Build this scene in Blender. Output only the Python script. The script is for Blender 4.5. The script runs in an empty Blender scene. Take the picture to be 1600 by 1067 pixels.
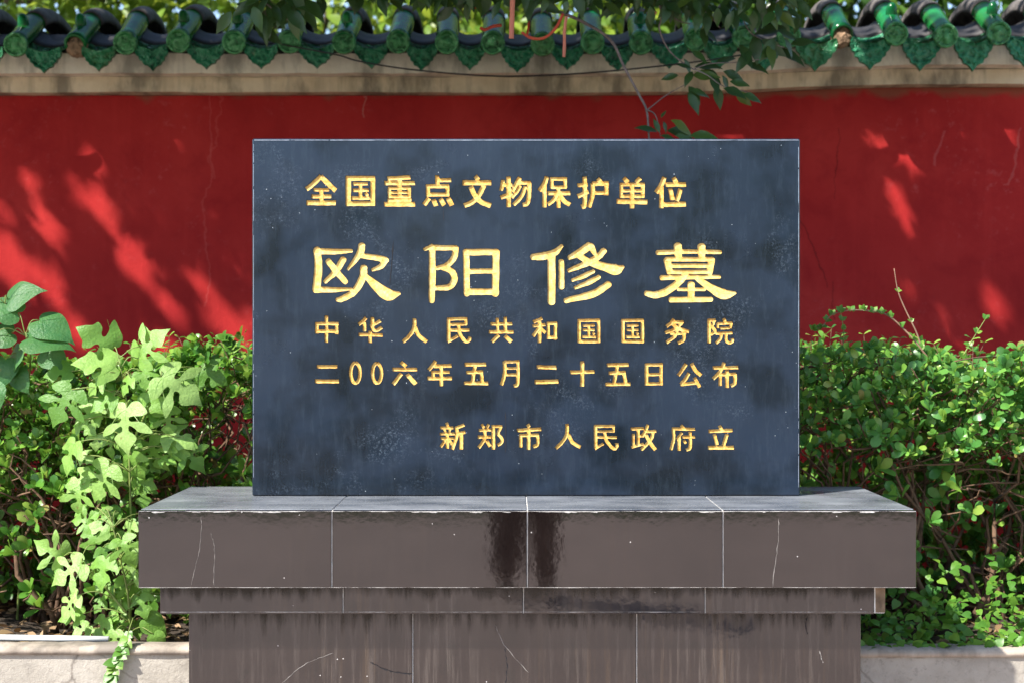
import bpy, bmesh, math, random
import numpy as np
from mathutils import Vector, Matrix
from mathutils.geometry import delaunay_2d_cdt
R = math.radians
rng = np.random.default_rng(7)
random.seed(7)
S = bpy.context.scene
COL = S.collection

# ------------------------------------------------------------------ camera, sky, sun, exposure
FPX = 2222.0                                   # focal length in pixels of the 1600 px wide photograph
CAMZ = 1.5
cd = bpy.data.cameras.new('camera'); cam = bpy.data.objects.new('camera', cd); COL.objects.link(cam)
cam.location = (0, 0, CAMZ); cam.rotation_euler = (R(90), 0, 0)
cd.sensor_width = 36.0; cd.lens = 50.0; cd.clip_start = 0.05; cd.clip_end = 2000
cd.dof.use_dof = True; cd.dof.focus_distance = 4.37; cd.dof.aperture_fstop = 2.6
S.camera = cam
SUND = Vector((1.0, 0.84, -1.3)).normalized()  # the way the sunlight travels
sun_el = math.asin(-SUND.z)
w = bpy.data.worlds.new('World'); S.world = w; w.use_nodes = True
nt = w.node_tree; nt.nodes.clear()
sky = nt.nodes.new('ShaderNodeTexSky'); sky.sky_type = 'NISHITA'; sky.sun_disc = False
sky.sun_elevation = sun_el; sky.sun_rotation = math.atan2(-SUND.x, -SUND.y)
bg = nt.nodes.new('ShaderNodeBackground'); bg.inputs[1].default_value = 0.145
wo = nt.nodes.new('ShaderNodeOutputWorld')
nt.links.new(sky.outputs[0], bg.inputs[0]); nt.links.new(bg.outputs[0], wo.inputs[0])
ld = bpy.data.lights.new('sun', 'SUN'); ld.energy = 5.0; ld.angle = R(0.95); ld.color = (1.0, 0.95, 0.86)
lo = bpy.data.objects.new('sun', ld); COL.objects.link(lo)
lo.rotation_euler = SUND.to_track_quat('-Z', 'Y').to_euler(); lo.location = (-6, -5, 9)
S.view_settings.view_transform = 'Standard'; S.view_settings.look = 'None'
S.view_settings.exposure = 1.15; S.view_settings.gamma = 1.0
S.cycles.use_denoising = True
S.cycles.max_bounces = 8; S.cycles.transparent_max_bounces = 4
S.cycles.sample_clamp_indirect = 4.0

def P(px, py, Y):
    """photo pixel at depth Y -> point"""
    return Vector(((px - 800) / FPX * Y, Y, CAMZ + (533.5 - py) / FPX * Y))

# ------------------------------------------------------------------ object helpers
def tag(o, label=None, cat=None, group=None, kind=None):
    if label: o['label'] = label
    if cat: o['category'] = cat
    if group: o['group'] = group
    if kind: o['kind'] = kind
    return o
def empty(name, loc=(0, 0, 0), label=None, cat=None, group=None, parent=None):
    o = bpy.data.objects.new(name, None); COL.objects.link(o); o.empty_display_size = 0.1
    o.location = loc
    if parent: o.parent = parent
    return tag(o, label, cat, group)
def link(name, me, mats, parent=None):
    o = bpy.data.objects.new(name, me); COL.objects.link(o)
    for m in (mats if isinstance(mats, (list, tuple)) else [mats]): me.materials.append(m)
    if parent:
        o.parent = parent
        q = parent; off = Vector((0, 0, 0))
        while q: off += q.location; q = q.parent
        o.location = -off if parent.parent is None or True else (0, 0, 0)
    return o
class MB:
    """collects plain geometry in world space, builds ONE mesh"""
    def __init__(s): s.v = []; s.f = []; s.m = []; s.s = []
    def add(s, vs, fs, mi=0, sm=False):
        b = len(s.v); s.v += [tuple(v) for v in vs]
        for f in fs: s.f.append(tuple(i + b for i in f)); s.m.append(mi); s.s.append(sm)
        return s
    def box(s, a, b, ch=0.0, mi=0):
        bm = bmesh.new(); bmesh.ops.create_cube(bm, size=1)
        for v in bm.verts:
            v.co = Vector(((a[i] + b[i]) / 2 + v.co[i] * (b[i] - a[i]) for i in range(3)))
        if ch: bmesh.ops.bevel(bm, geom=bm.edges[:], offset=ch, segments=1, affect='EDGES', profile=.5)
        bm.verts.index_update()
        s.add([v.co.copy() for v in bm.verts], [[v.index for v in f.verts] for f in bm.faces], mi); bm.free(); return s
    def tube(s, pts, rad, n=6, mi=0, cap=True):
        pts = [Vector(p) for p in pts]; k = len(pts)
        if not hasattr(rad, '__len__'): rad = [rad] * k
        vs = []; up = Vector((0.31, 0.22, 0.92))
        for i, p in enumerate(pts):
            t = (pts[min(i + 1, k - 1)] - pts[max(i - 1, 0)])
            if t.length < 1e-9: t = Vector((0, 0, 1))
            t.normalize()
            u = t.cross(up)
            if u.length < .05: u = t.cross(Vector((1, 0, 0)))
            u.normalize(); w_ = t.cross(u)
            for j in range(n):
                a = 2 * math.pi * j / n
                vs.append(p + (u * math.cos(a) + w_ * math.sin(a)) * rad[i])
        fs = [(i * n + j, i * n + (j + 1) % n, (i + 1) * n + (j + 1) % n, (i + 1) * n + j) for i in range(k - 1) for j in range(n)]
        if cap: fs += [tuple(range(n))[::-1], tuple((k - 1) * n + j for j in range(n))]
        return s.add(vs, fs, mi, True)
    def build(s, name, mats, parent=None):
        me = bpy.data.meshes.new(name); me.from_pydata(s.v, [], s.f)
        me.polygons.foreach_set('material_index', s.m); me.polygons.foreach_set('use_smooth', s.s); me.update()
        return link(name, me, mats, parent)
def np_mesh(name, V, F, mats, parent=None, mi=None, smooth=True):
    """V (n,3), F (m,3) triangles"""
    me = bpy.data.meshes.new(name); n, m = len(V), len(F)
    me.vertices.add(n); me.vertices.foreach_set('co', np.ascontiguousarray(V, dtype=np.float32).ravel())
    me.loops.add(3 * m); me.loops.foreach_set('vertex_index', np.ascontiguousarray(F, dtype=np.int32).ravel())
    me.polygons.add(m); me.polygons.foreach_set('loop_start', np.arange(0, 3 * m, 3, dtype=np.int32))
    try: me.polygons.foreach_set('loop_total', np.full(m, 3, dtype=np.int32))
    except Exception: pass
    if mi is not None: me.polygons.foreach_set('material_index', np.ascontiguousarray(mi, dtype=np.int32))
    me.polygons.foreach_set('use_smooth', np.full(m, smooth))
    me.update(calc_edges=True); me.validate()
    return link(name, me, mats, parent)
def wiggle(a, b, n=6, amp=.03):
    a, b = Vector(a), Vector(b); out = []
    off = Vector((0, 0, 0))
    for i in range(n + 1):
        t = i / n
        if 0 < i < n: off = off * .5 + Vector((random.gauss(0, amp), random.gauss(0, amp), random.gauss(0, amp * .6)))
        else: off = Vector((0, 0, 0))
        out.append(a.lerp(b, t) + off)
    return out
def crom(pts, n=6):
    """Catmull-Rom through pts (tuples of any length)"""
    P_ = [np.array(p, float) for p in pts]
    if len(P_) < 3: return [P_[0] + (P_[-1] - P_[0]) * i / n for i in range(n + 1)]
    out = []
    for i in range(len(P_) - 1):
        p0 = P_[i - 1] if i else 2 * P_[0] - P_[1]; p1, p2 = P_[i], P_[i + 1]
        p3 = P_[i + 2] if i + 2 < len(P_) else 2 * P_[-1] - P_[-2]
        for k in range(n):
            t = k / n
            out.append(.5 * ((2 * p1) + (-p0 + p2) * t + (2 * p0 - 5 * p1 + 4 * p2 - p3) * t * t + (-p0 + 3 * p1 - 3 * p2 + p3) * t ** 3))
    out.append(P_[-1]); return out

# ------------------------------------------------------------------ materials
class MT:
    def __init__(s, name, base=(.5, .5, .5), rough=.6, ior=1.45, metal=0, coat=0, coat_r=.1):
        s.mat = bpy.data.materials.new(name); s.mat.use_nodes = True; s.t = s.mat.node_tree
        s.b = s.t.nodes['Principled BSDF']; s.out = s.t.nodes['Material Output']
        s.b.inputs['Base Color'].default_value = (*base, 1); s.b.inputs['Roughness'].default_value = rough
        s.b.inputs['IOR'].default_value = ior; s.b.inputs['Metallic'].default_value = metal
        s.b.inputs['Coat Weight'].default_value = coat; s.b.inputs['Coat Roughness'].default_value = coat_r
    def n(s, ty, **kw):
        x = s.t.nodes.new('ShaderNode' + ty)
        for k, v in kw.items():
            if k.startswith('i_'): x.inputs[k[2:].replace('_', ' ')].default_value = v
            else: setattr(x, k, v)
        return x
    def l(s, a, b): s.t.links.new(a, b)
    def coord(s, scale=(1, 1, 1), rot=(0, 0, 0)):
        g = s.n('TexCoord'); m = s.n('Mapping'); m.inputs['Scale'].default_value = scale; m.inputs['Rotation'].default_value = rot
        # world position: the meshes are built in world space
        ge = s.n('NewGeometry'); s.l(ge.outputs['Position'], m.inputs[0]); return m.outputs[0]
    def noise(s, scale, detail=4, rough=.55, sc=(1, 1, 1), dist=0, rot=(0, 0, 0)):
        x = s.n('TexNoise'); x.inputs['Scale'].default_value = scale; x.inputs['Detail'].default_value = detail
        x.inputs['Roughness'].default_value = rough; x.inputs['Distortion'].default_value = dist
        s.l(s.coord(sc, rot), x.inputs['Vector']); return x.outputs[0]
    def ramp(s, v, stops):
        x = s.n('ValToRGB'); e = x.color_ramp.elements
        while len(e) < len(stops): e.new(.5)
        for i, (p, c) in enumerate(stops):
            e[i].position = p; c = (c, c, c) if not hasattr(c, '__len__') else c; e[i].color = (*c, 1)
        s.l(v, x.inputs[0]); return x.outputs[0]
    def math(s, op, a, b=None, clamp=False):
        x = s.n('Math', operation=op); x.use_clamp = clamp
        for i, q in enumerate((a, b)):
            if q is None: continue
            if isinstance(q, (int, float)): x.inputs[i].default_value = q
            else: s.l(q, x.inputs[i])
        return x.outputs[0]
    def mix(s, f, a, b, mode='MIX'):
        x = s.n('Mix', data_type='RGBA', blend_type=mode)
        if isinstance(f, (int, float)): x.inputs[0].default_value = f
        else: s.l(f, x.inputs[0])
        for i, q in ((6, a), (7, b)):
            if isinstance(q, tuple): x.inputs[i].default_value = (*q, 1)
            else: s.l(q, x.inputs[i])
        return x.outputs[2]
    def base(s, c): s.l(c, s.b.inputs['Base Color']); return s
    def rough(s, c): s.l(c, s.b.inputs['Roughness']); return s
    def bump(s, h, d=.005, st=1.0):
        x = s.n('Bump'); x.inputs['Distance'].default_value = d; x.inputs['Strength'].default_value = st
        s.l(h, x.inputs['Height']); s.l(x.outputs[0], s.b.inputs['Normal']); return s
    def xyz(s):
        ge = s.n('NewGeometry'); x = s.n('SeparateXYZ'); s.l(ge.outputs['Position'], x.inputs[0]); return x.outputs
    def island(s): return s.n('NewGeometry').outputs['Random Per Island']
def leaf_mat(name, stops, rough=.4, trans=.3, tcol=(.25, .45, .05), ior=1.45, single=False):
    m = MT(name, rough=rough, ior=ior)
    c = m.ramp(m.n('ObjectInfo').outputs['Random'] if single else m.island(), stops)
    if single:
        c = m.mix(m.ramp(m.noise(70, 5, .7), [(.4, 0), (.7, .45)]), c, (.09, .20, .05))
        c = m.mix(m.ramp(m.noise(38, 5, .7), [(.66, 0), (.70, .8)]), c, (.22, .15, .06)); m.bump(m.noise(120, 4, .6), .004, .7)
    c2 = m.mix(m.ramp(m.noise(9, 2), [(.35, .0), (.65, .35)]), c, m.mix(.5, c, (.10, .17, .02)))
    m.base(c2)
    tr = m.n('BsdfTranslucent'); m.l(m.mix(.55, c2, tcol), tr.inputs[0])
    mx = m.n('MixShader'); mx.inputs[0].default_value = trans
    m.l(m.b.outputs[0], mx.inputs[1]); m.l(tr.outputs[0], mx.inputs[2]); m.l(mx.outputs[0], m.out.inputs[0])
    return m.mat
def simple(name, base, rough=.6, var=.3, scale=20, bump=.002, ior=1.45):
    m = MT(name, base, rough, ior); n = m.noise(scale, 6)
    d = tuple(x * (1 - var) for x in base); b = tuple(min(1, x * (1 + var)) for x in base)
    m.base(m.ramp(n, [(.3, d), (.7, b)]))
    if bump: m.bump(n, bump)
    return m.mat

# polished dark stone of the inscribed tablet: slate-blue blotches painted in for blurred tree and sky reflections, pale scratches and specks
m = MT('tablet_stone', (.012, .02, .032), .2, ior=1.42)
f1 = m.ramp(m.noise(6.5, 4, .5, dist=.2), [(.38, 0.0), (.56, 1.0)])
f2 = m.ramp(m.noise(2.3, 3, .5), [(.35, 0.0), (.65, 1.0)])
refl_mottle = m.math('ADD', m.math('MULTIPLY', f1, .6), m.math('MULTIPLY', f2, .4))
c = m.mix(refl_mottle, (.003, .006, .011), (.014, .0235, .043))
fine = m.noise(70, 4, .7, sc=(1, 1, .18))
c = m.mix(m.ramp(fine, [(.5, 0), (.8, .30)]), c, (.035, .052, .075))
vor = m.n('TexVoronoi'); vor.inputs['Scale'].default_value = 42; m.l(m.coord((1, 1, .8)), vor.inputs['Vector'])
sp = m.math('LESS_THAN', vor.outputs['Distance'], m.math('MULTIPLY', m.noise(17, 2), .085))
sp = m.math('MULTIPLY', sp, m.math('GREATER_THAN', m.noise(5, 4), .53))
scuff = m.math('MULTIPLY', m.ramp(m.noise(150, 5, .8, dist=.4), [(.52, 0), (.68, 1)]), m.ramp(m.noise(4.3, 3, .6, dist=.6), [(.54, 0), (.72, .6)]))
c = m.mix(scuff, c, (.13, .17, .23))
c = m.mix(m.math('MULTIPLY', sp, .8), c, (.40, .45, .5)); m.base(c)
m.rough(m.ramp(m.noise(5, 5, .65), [(.3, .14), (.7, .3)]))
m.bump(m.noise(7, 3), .0008, .35)
M_TABLET = m.mat
M_EDGE = simple('chipped_stone_edge', (.3, .34, .42), .5, .3, 60)
# gold paint in the carved strokes
def gold_mat(name, lo, mid, hi, worn):
    m = MT(name, mid, .42)
    c = m.ramp(m.noise(75, 6, .75), [(.30, lo), (.46, mid), (.66, hi)])
    c = m.mix(m.ramp(m.noise(26, 4, .6), [(.5, 0), (.7, .55)]), c, lo)
    c = m.mix(m.math('MULTIPLY', m.ramp(m.noise(190, 5, .8), [(.62, 0), (.68, 1)]), worn), c, (.05, .035, .02))
    m.base(c); m.rough(m.ramp(m.noise(120, 4), [(.3, .3), (.7, .65)])); m.bump(m.noise(150, 6, .75), .002, 1.0); return m.mat
M_GOLD = gold_mat('gold_paint', (.40, .17, .02), (.68, .38, .075), (.80, .54, .18), .7)
M_GOLD2 = gold_mat('pale_gold_paint', (.52, .27, .055), (.77, .49, .13), (.87, .65, .26), .9)
# brown-black granite cladding of the pedestal
NB_ = .723
def granite(name, streak):
    m = MT(name, (.015, .011, .010), .1, ior=1.86)
    c = m.ramp(m.noise(420, 3, .7), [(.4, (.003, .0018, .0017)), (.7, (.012, .008, .0072))])
    big = m.noise(2.4, 5, .6)
    c = m.mix(m.ramp(big, [(.4, 0), (.7, .5)]), c, (.018, .0125, .011))
    if streak:
        st = m.noise(1, 6, .75, sc=(55, 55, 2.2)); pat = m.noise(3.0, 3, .5, sc=(1, 1, .4))
        f = m.math('MULTIPLY', m.ramp(st, [(.5, 0), (.62, 1)]), m.ramp(pat, [(.42, 0), (.65, 1)]))
        c = m.mix(m.math('MULTIPLY', f,   .42 * streak), c, (.095, .08, .07))
        st2 = m.noise(1, 6, .75, sc=(38, 38, 1.3)); pat2 = m.noise(2.1, 3, .5, sc=(1.2, 1, .3), rot=(.3, .2, .1))
        f2 = m.math('MULTIPLY', m.ramp(st2, [(.52, 0), (.66, 1)]), m.ramp(pat2, [(.45, 0), (.7, 1)]))
        c = m.mix(m.math('MULTIPLY', f2, .55 * streak), c, (.09, .055, .025))
    dirt = None
    if streak > .5:     # grime washed down from under the cap: dulls the polish
        Zc = m.xyz()[2]
        g1 = m.math('MULTIPLY', m.math('SUBTRACT', Zc, .735), 14, True); g1 = m.math('MULTIPLY', g1, m.math('GREATER_THAN', Zc, NB_))
        g2 = m.math('MULTIPLY', m.math('MULTIPLY', m.math('SUBTRACT', Zc, .60), 8, True), m.math('LESS_THAN', Zc, NB_))
        gg = m.math('ADD', g1, m.math('MULTIPLY', g2, .8))
        sn = m.noise(1, 6, .7, sc=(30, 30, 3.0)); ln = m.noise(2.6, 3, .5)
        dirt = m.math('MULTIPLY', m.ramp(m.math('ADD', m.math('MULTIPLY', sn, .6), m.math('MULTIPLY', gg, .38)), [(.46, 0), (.62, 1)]), m.ramp(ln, [(.3, .25), (.5, 1)]))
        c = m.mix(m.math('MULTIPLY', dirt, .7), c, (.022, .016, .012))
        sl = m.math('SUBTRACT', .5, m.math('MULTIPLY', dirt, .36)); m.l(sl, m.b.inputs['Specular IOR Level'])
    vor = m.n('TexVoronoi'); vor.inputs['Scale'].default_value = 30; m.l(m.coord(), vor.inputs['Vector'])
    sp = m.math('MULTIPLY', m.math('LESS_THAN', vor.outputs['Distance'], .05), m.math('GREATER_THAN', m.noise(4, 3), .54))
    c = m.mix(sp, c, (.5, .48, .47)); m.base(c)
    rg = m.ramp(m.noise(3.5, 5, .65), [(.3, .02), (.75, .08)])
    m.rough(rg if dirt is None else m.math('ADD', rg, m.math('MULTIPLY', dirt, .3)))
    m.bump(m.math('ADD', m.noise(9, 3), m.math('MULTIPLY', m.noise(90, 5), .16)), .0012, .28); return m.mat
M_GRAN = granite('dark_granite', 0.1); M_GRAN_S = granite('stained_dark_granite', 1.0)
m = MT('dusty_sheen_granite_top', (.15, .16, .18), .22, ior=1.6)  # pale dust, with the bluish lit sheen of the top painted into its colour
c = m.ramp(m.noise(4, 6, .65, sc=(1, 2.5, 1)), [(.3, (.07, .08, .10)), (.7, (.22, .235, .26))])
m.base(m.mix(m.ramp(m.noise(140, 4, .7), [(.5, 0), (.7, .5)]), c, (.32, .33, .34))); m.rough(m.ramp(m.noise(6, 5), [(.3, .12), (.7, .4)])); M_TOP = m.mat
M_GROUT = simple('grout', (.62, .60, .57), .8, .25, 40)
M_MORTAR = simple('bare_mortar', (.17, .12, .08), .9, .5, 30, .006)
M_PALE = simple('pale_crack', (.40, .385, .37), .8, .45, 30, 0); M_CRK = simple('filled_crack', (.20, .185, .175), .8, .5, 30, 0); M_DARK = simple('dark_crack', (.008, .008, .012), .9, .2, 60, 0)
# red limewash
m = MT('red_limewash', (.40, .012, .014), .92, ior=1.3)
big = m.noise(1.6, 6, .6); st = m.noise(1, 5, .7, sc=(14, 14, 1.2))
c = m.ramp(big, [(.28, (.27, .011, .013)), (.5, (.37, .0185, .0185)), (.72, (.45, .031, .028))])
c = m.mix(m.ramp(st, [(.5, 0), (.75, .4)]), c, (.47, .03, .028))
scf = m.math('MULTIPLY', m.ramp(m.noise(26, 6, .75), [(.56, 0), (.68, 1)]), m.ramp(m.noise(2.3, 4, .6, dist=.8), [(.5, 0), (.7, .6)]))
c = m.mix(scf, c, (.5, .10, .10))
c = m.mix(m.ramp(m.noise(5.5, 6, .7, dist=.5), [(.5, 0), (.72, .55)]), c, (.25, .008, .012))
X, Y_, Z = m.xyz()
nz = m.noise(3.0, 5, .65)
def crack(px0, sl, pz0, pz1, wdt, amp):
    x0 = (px0 - 800) / FPX * 6.3; z0 = CAMZ + (533.5 - pz0) / FPX * 6.3; z1 = CAMZ + (533.5 - pz1) / FPX * 6.3
    d = m.math('ABSOLUTE', m.math('SUBTRACT', m.math('SUBTRACT', X, x0), m.math('ADD', m.math('MULTIPLY', m.math('SUBTRACT', Z, z0), sl), m.math('MULTIPLY', m.math('SUBTRACT', nz, .5), amp))))
    a = m.math('LESS_THAN', d, wdt)
    return m.math('MULTIPLY', a, m.math('MULTIPLY', m.math('LESS_THAN', Z, z0), m.math('GREATER_THAN', Z, z1)))
for args, col in (((1306, .02, 200, 312, .0022, .12), (.10, .006, .008)), ((1256, -.35, 345, 450, .003, .12), (.07, .005, .006)),
                  ((1302, -.02, 440, 500, .0025, .1), (.1, .006, .008)), ((338, .06, 150, 480, .0035, .2), (.5, .09, .08)),
                  ((322, -.1, 150, 280, .0025, .1), (.52, .11, .1)), ((566, .0, 120, 185, .003, .16), (.5, .3, .26)), ((1600, .3, 200, 290, .006, .2), (.5, .14, .13)), ((1478, .35, 205, 260, .005, .15), (.5, .13, .13))):
    c = m.mix(m.math('MULTIPLY', crack(*args), .5 if col[0] < .2 else .3), c, col)
# damp, peeled band under the cornice
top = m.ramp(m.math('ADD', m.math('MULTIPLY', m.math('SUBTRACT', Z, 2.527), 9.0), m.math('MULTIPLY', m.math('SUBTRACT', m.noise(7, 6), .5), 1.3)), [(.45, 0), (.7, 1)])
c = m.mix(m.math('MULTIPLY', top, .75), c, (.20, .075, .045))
m.base(c); m.bump(m.noise(38, 6, .6), .004, .5); M_RED = m.mat
# stained cement of the cornice
def cement(name, a, b, dirt):
    m = MT(name, a, .85)
    c = m.ramp(m.noise(7, 6, .65), [(.3, a), (.7, b)])
    f = m.math('MULTIPLY', m.ramp(m.noise(4.2, 5, .6, sc=(1.6, 1, .6)), [(.48, 0), (.62, 1)]), dirt)
    c = m.mix(f, c, (.06, .052, .045))
    st = m.math('MULTIPLY', m.ramp(m.noise(1, 4, .6, sc=(20, 20, 1.4)), [(.52, 0), (.68, 1)]), .45 * dirt)
    c = m.mix(st, c, (.10, .075, .05)); m.base(c); m.bump(m.noise(30, 6, .7), .005, .6); return m.mat
M_CORN = cement('cornice_cement', (.74, .64, .52), (.88, .80, .69), .55)
M_CORN2 = cement('cornice_cement_low', (.54, .42, .29), (.72, .59, .44), .65)
m = MT('planter_concrete', (.5, .47, .42), .85)
c = m.ramp(m.noise(5, 7, .65), [(.3, (.27, .245, .21)), (.7, (.40, .37, .325))])
vc = m.n('TexVoronoi', feature='DISTANCE_TO_EDGE'); vc.inputs['Scale'].default_value = 4.5
vm = m.n('Mix', data_type='VECTOR'); vm.inputs[0].default_value = .12
nn = m.n('TexNoise'); nn.inputs['Scale'].default_value = 5; nn.inputs['Detail'].default_value = 6; m.l(m.coord(), nn.inputs['Vector'])
m.l(m.coord(), vm.inputs[4]); m.l(nn.outputs[1], vm.inputs[5]); m.l(vm.outputs[1], vc.inputs['Vector'])
ck = m.ramp(vc.outputs['Distance'], [(.0, .75), (.022, 0)])
c = m.mix(m.math('MULTIPLY', ck, m.ramp(m.noise(2.6, 3), [(.4, .1), (.6, 1)])), c, (.12, .10, .085))
c = m.mix(m.ramp(m.noise(6, 7, .7), [(.5, 0), (.7, .6)]), c, (.19, .17, .145))
c = m.mix(m.ramp(m.noise(45, 6, .75), [(.55, 0), (.7, .5)]), c, (.12, .105, .09))
m.base(c); m.bump(m.noise(40, 7, .75), .006, .8); M_PLANT = m.mat
M_COPE = cement('coping_cement', (.30, .25, .20), (.43, .37, .31), .6)
# glazed tiles
def glaze(name, a, b, worn, rough=.2, carved=False):
    m = MT(name, a, rough, ior=1.42)
    c = m.ramp(m.noise(13, 5, .6), [(.3, a), (.7, b)])
    c = m.mix(m.ramp(m.noise(24, 6, .7), [(.60, 0), (.68, worn)]), c, (.17, .13, .09))
    rv_ = m.n('ObjectInfo').outputs['Random']
    c = m.mix(m.ramp(rv_, [(.2, 0), (.9, .65)]), c, tuple(x * .35 for x in a))
    c = m.mix(m.ramp(m.math('FRACT', m.math('MULTIPLY', rv_, 7.3)), [(.55, 0), (1, .55)]), c, (b[0] * 2.2 + .012, b[1] * .9, b[2] * .35))
    if carved:
        nv = m.n('TexVoronoi', feature='SMOOTH_F1'); nv.inputs['Scale'].default_value = 38
        nn = m.n('TexNoise'); nn.inputs['Scale'].default_value = 22; nn.inputs['Detail'].default_value = 3; nn.inputs['Distortion'].default_value = 1.2
        m.l(m.coord(), nn.inputs['Vector'])
        vm = m.n('Mix', data_type='VECTOR'); vm.inputs[0].default_value = .05; m.l(m.coord(), vm.inputs[4]); m.l(nn.outputs[1], vm.inputs[5]); m.l(vm.outputs[1], nv.inputs['Vector'])
        h = m.math('ADD', m.math('MULTIPLY', nv.outputs['Distance'], 1.0), m.math('MULTIPLY', nn.outputs[0], .9))
        # glaze pools thin over the raised carving
        c = m.mix(m.ramp(h, [(.55, 0), (.95, .5)]), c, tuple(min(1, x * 1.9 + .012) for x in b))
        m.bump(h, .02, 1.0); m.rough(m.ramp(m.noise(30, 4), [(.3, .15), (.7, .4)]))
    else: m.bump(m.noise(16, 4), .002, .5)
    m.base(c); return m.mat
M_GLAZE = glaze('green_glaze', (.004, .085, .026), (.008, .20, .058), .55)
M_DISC = glaze('carved_green_glaze', (.028, .15, .055), (.065, .25, .095), .6, .26, True)
M_DRIP = glaze('drip_green_glaze', (.008, .085, .043), (.020, .16, .080), .55, .22, True)
M_GREY = simple('grey_lichened_tile', (.105, .092, .09), .8, .6, 22, .008)
M_PAN = simple('dark_pan_tile', (.035, .033, .036), .55, .4, 25, .003)
M_CLAY = simple('broken_clay', (.26, .17, .11), .95, .5, 35, .02)
# plants
M_HEDGE = leaf_mat('hedge_leaf', [(.0, (.04, .13, .02)), (.3, (.07, .21, .028)), (.65, (.13, .30, .038)), (.9, (.22, .38, .055)), (.975, (.30, .40, .08)), (1, (.24, .15, .06))], .3, .32)
M_HEDGE_R = leaf_mat('hedge_leaf_cool', [(.0, (.035, .14, .035)), (.35, (.08, .25, .055)), (.7, (.15, .35, .06)), (.92, (.26, .44, .07)), (.98, (.28, .40, .08)), (1, (.24, .15, .06))], .28, .34)
M_MULB = leaf_mat('lobed_leaf', [(.0, (.12, .28, .045)), (.3, (.21, .41, .07)), (.7, (.30, .50, .12)), (1, (.38, .56, .18))], .36, .38, (.42, .66, .08), single=True)
M_VEIN = simple('leaf_vein', (.34, .48, .18), .6, .1, 20, 0)
M_HEART = leaf_mat('heart_leaf', [(.0, (.03, .13, .04)), (1, (.06, .20, .06))], .42, .3, single=True)
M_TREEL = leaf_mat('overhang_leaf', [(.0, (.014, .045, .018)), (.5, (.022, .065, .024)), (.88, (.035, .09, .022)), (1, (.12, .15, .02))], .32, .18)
M_BACKL = leaf_mat('back_leaf', [(.0, (.06, .13, .015)), (.5, (.13, .24, .025)), (.85, (.22, .32, .035)), (1, (.32, .38, .06))], .4, .4, (.6, .7, .08))
M_BACKD = leaf_mat('back_leaf_dark', [(.0, (.03, .08, .014)), (.6, (.07, .16, .022)), (1, (.15, .25, .035))], .4, .35)
M_COVER = leaf_mat('cover_leaf', [(.0, (.05, .16, .02)), (.6, (.09, .23, .028)), (1, (.18, .32, .04))], .4, .3)
M_BRANCH = simple('hedge_bark', (.13, .075, .045), .85, .45, 40, .003)
M_TWIG = simple('grey_twig', (.19, .15, .145), .8, .35, 40, .002)
M_STEM = simple('green_stem', (.16, .21, .05), .6, .25, 30, 0)
M_RED_STEM = simple('reddish_shoot', (.26, .15, .10), .6, .25, 30, 0)
M_BARK = simple('tree_bark', (.09, .07, .055), .9, .5, 18, .01)
M_DRY = leaf_mat('dry_leaf', [(.0, (.12, .07, .035)), (.6, (.22, .13, .07)), (1, (.34, .22, .13))], .8, .1, (.3, .15, .05))
# ground
m = MT('paving', (.5, .45, .4), .85)
br = m.n('TexBrick'); br.inputs['Scale'].default_value = 1.0; br.inputs['Mortar Size'].default_value = .008; br.inputs['Brick Width'].default_value = .6; br.inputs['Row Height'].default_value = .6
br.inputs['Color1'].default_value = (.38, .295, .265, 1); br.inputs['Color2'].default_value = (.34, .265, .24, 1); br.inputs['Mortar'].default_value = (.25, .22, .2, 1)
m.l(m.coord(), br.inputs['Vector']); m.base(m.mix(m.ramp(m.noise(3, 6), [(.4, 0), (.7, .5)]), br.outputs[0], (.30, .235, .215))); m.bump(m.noise(50, 5), .003, .5); M_PAVE = m.mat
M_LAWN = simple('lawn', (.03, .055, .02), .95, .4, 6, .02)
M_SOIL = simple('soil', (.045, .032, .022), .98, .5, 25, .02)
M_RIB = leaf_mat('red_ribbon_cloth', [(0, (.55, .06, .03)), (1, (.62, .09, .05))], .7, .35, (.8, .15, .06))
M_RIBP = leaf_mat('faded_ribbon_cloth', [(0, (.75, .26, .17)), (1, (.80, .32, .22))], .7, .45, (.9, .4, .25))
M_WIRE = simple('black_cable', (.012, .012, .012), .5, .2, 20, 0)
M_PIPE = simple('white_plastic', (.66, .67, .66), .4, .1, 20, 0)

# ------------------------------------------------------------------ the ground
b = MB()
ys = [-400, -4.2, 4.4, 400]
g = MB(); g.add([(-400, -400, 0), (400, -400, 0), (400, 400, 0), (-400, 400, 0)], [(0, 1, 2, 3)])
tag(g.build('ground', M_LAWN), kind='structure')
g = MB(); g.add([(-14, -4.2, .005), (14, -4.2, .005), (14, 6.6, .005), (-14, 6.6, .005)], [(0, 1, 2, 3)])
tag(g.build('pavement', M_PAVE), kind='structure')
# soil in the planting bed, a gently uneven sheet
nx, ny = 90, 24; V = []; F = []
for j in range(ny + 1):
    for i in range(nx + 1):
        x = -4.5 + 9 * i / nx; y = 4.395 + (6.3 - 4.395) * j / ny
        V.append((x, y, .50 + .018 * math.sin(x * 7 + y * 3) + random.uniform(-.012, .012)))
for j in range(ny):
    for i in range(nx):
        a = j * (nx + 1) + i; F += [(a, a + 1, a + nx + 2), (a, a + nx + 2, a + nx + 1)]
tag(np_mesh('soil', np.array(V), np.array(F), M_SOIL), kind='structure')

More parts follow.
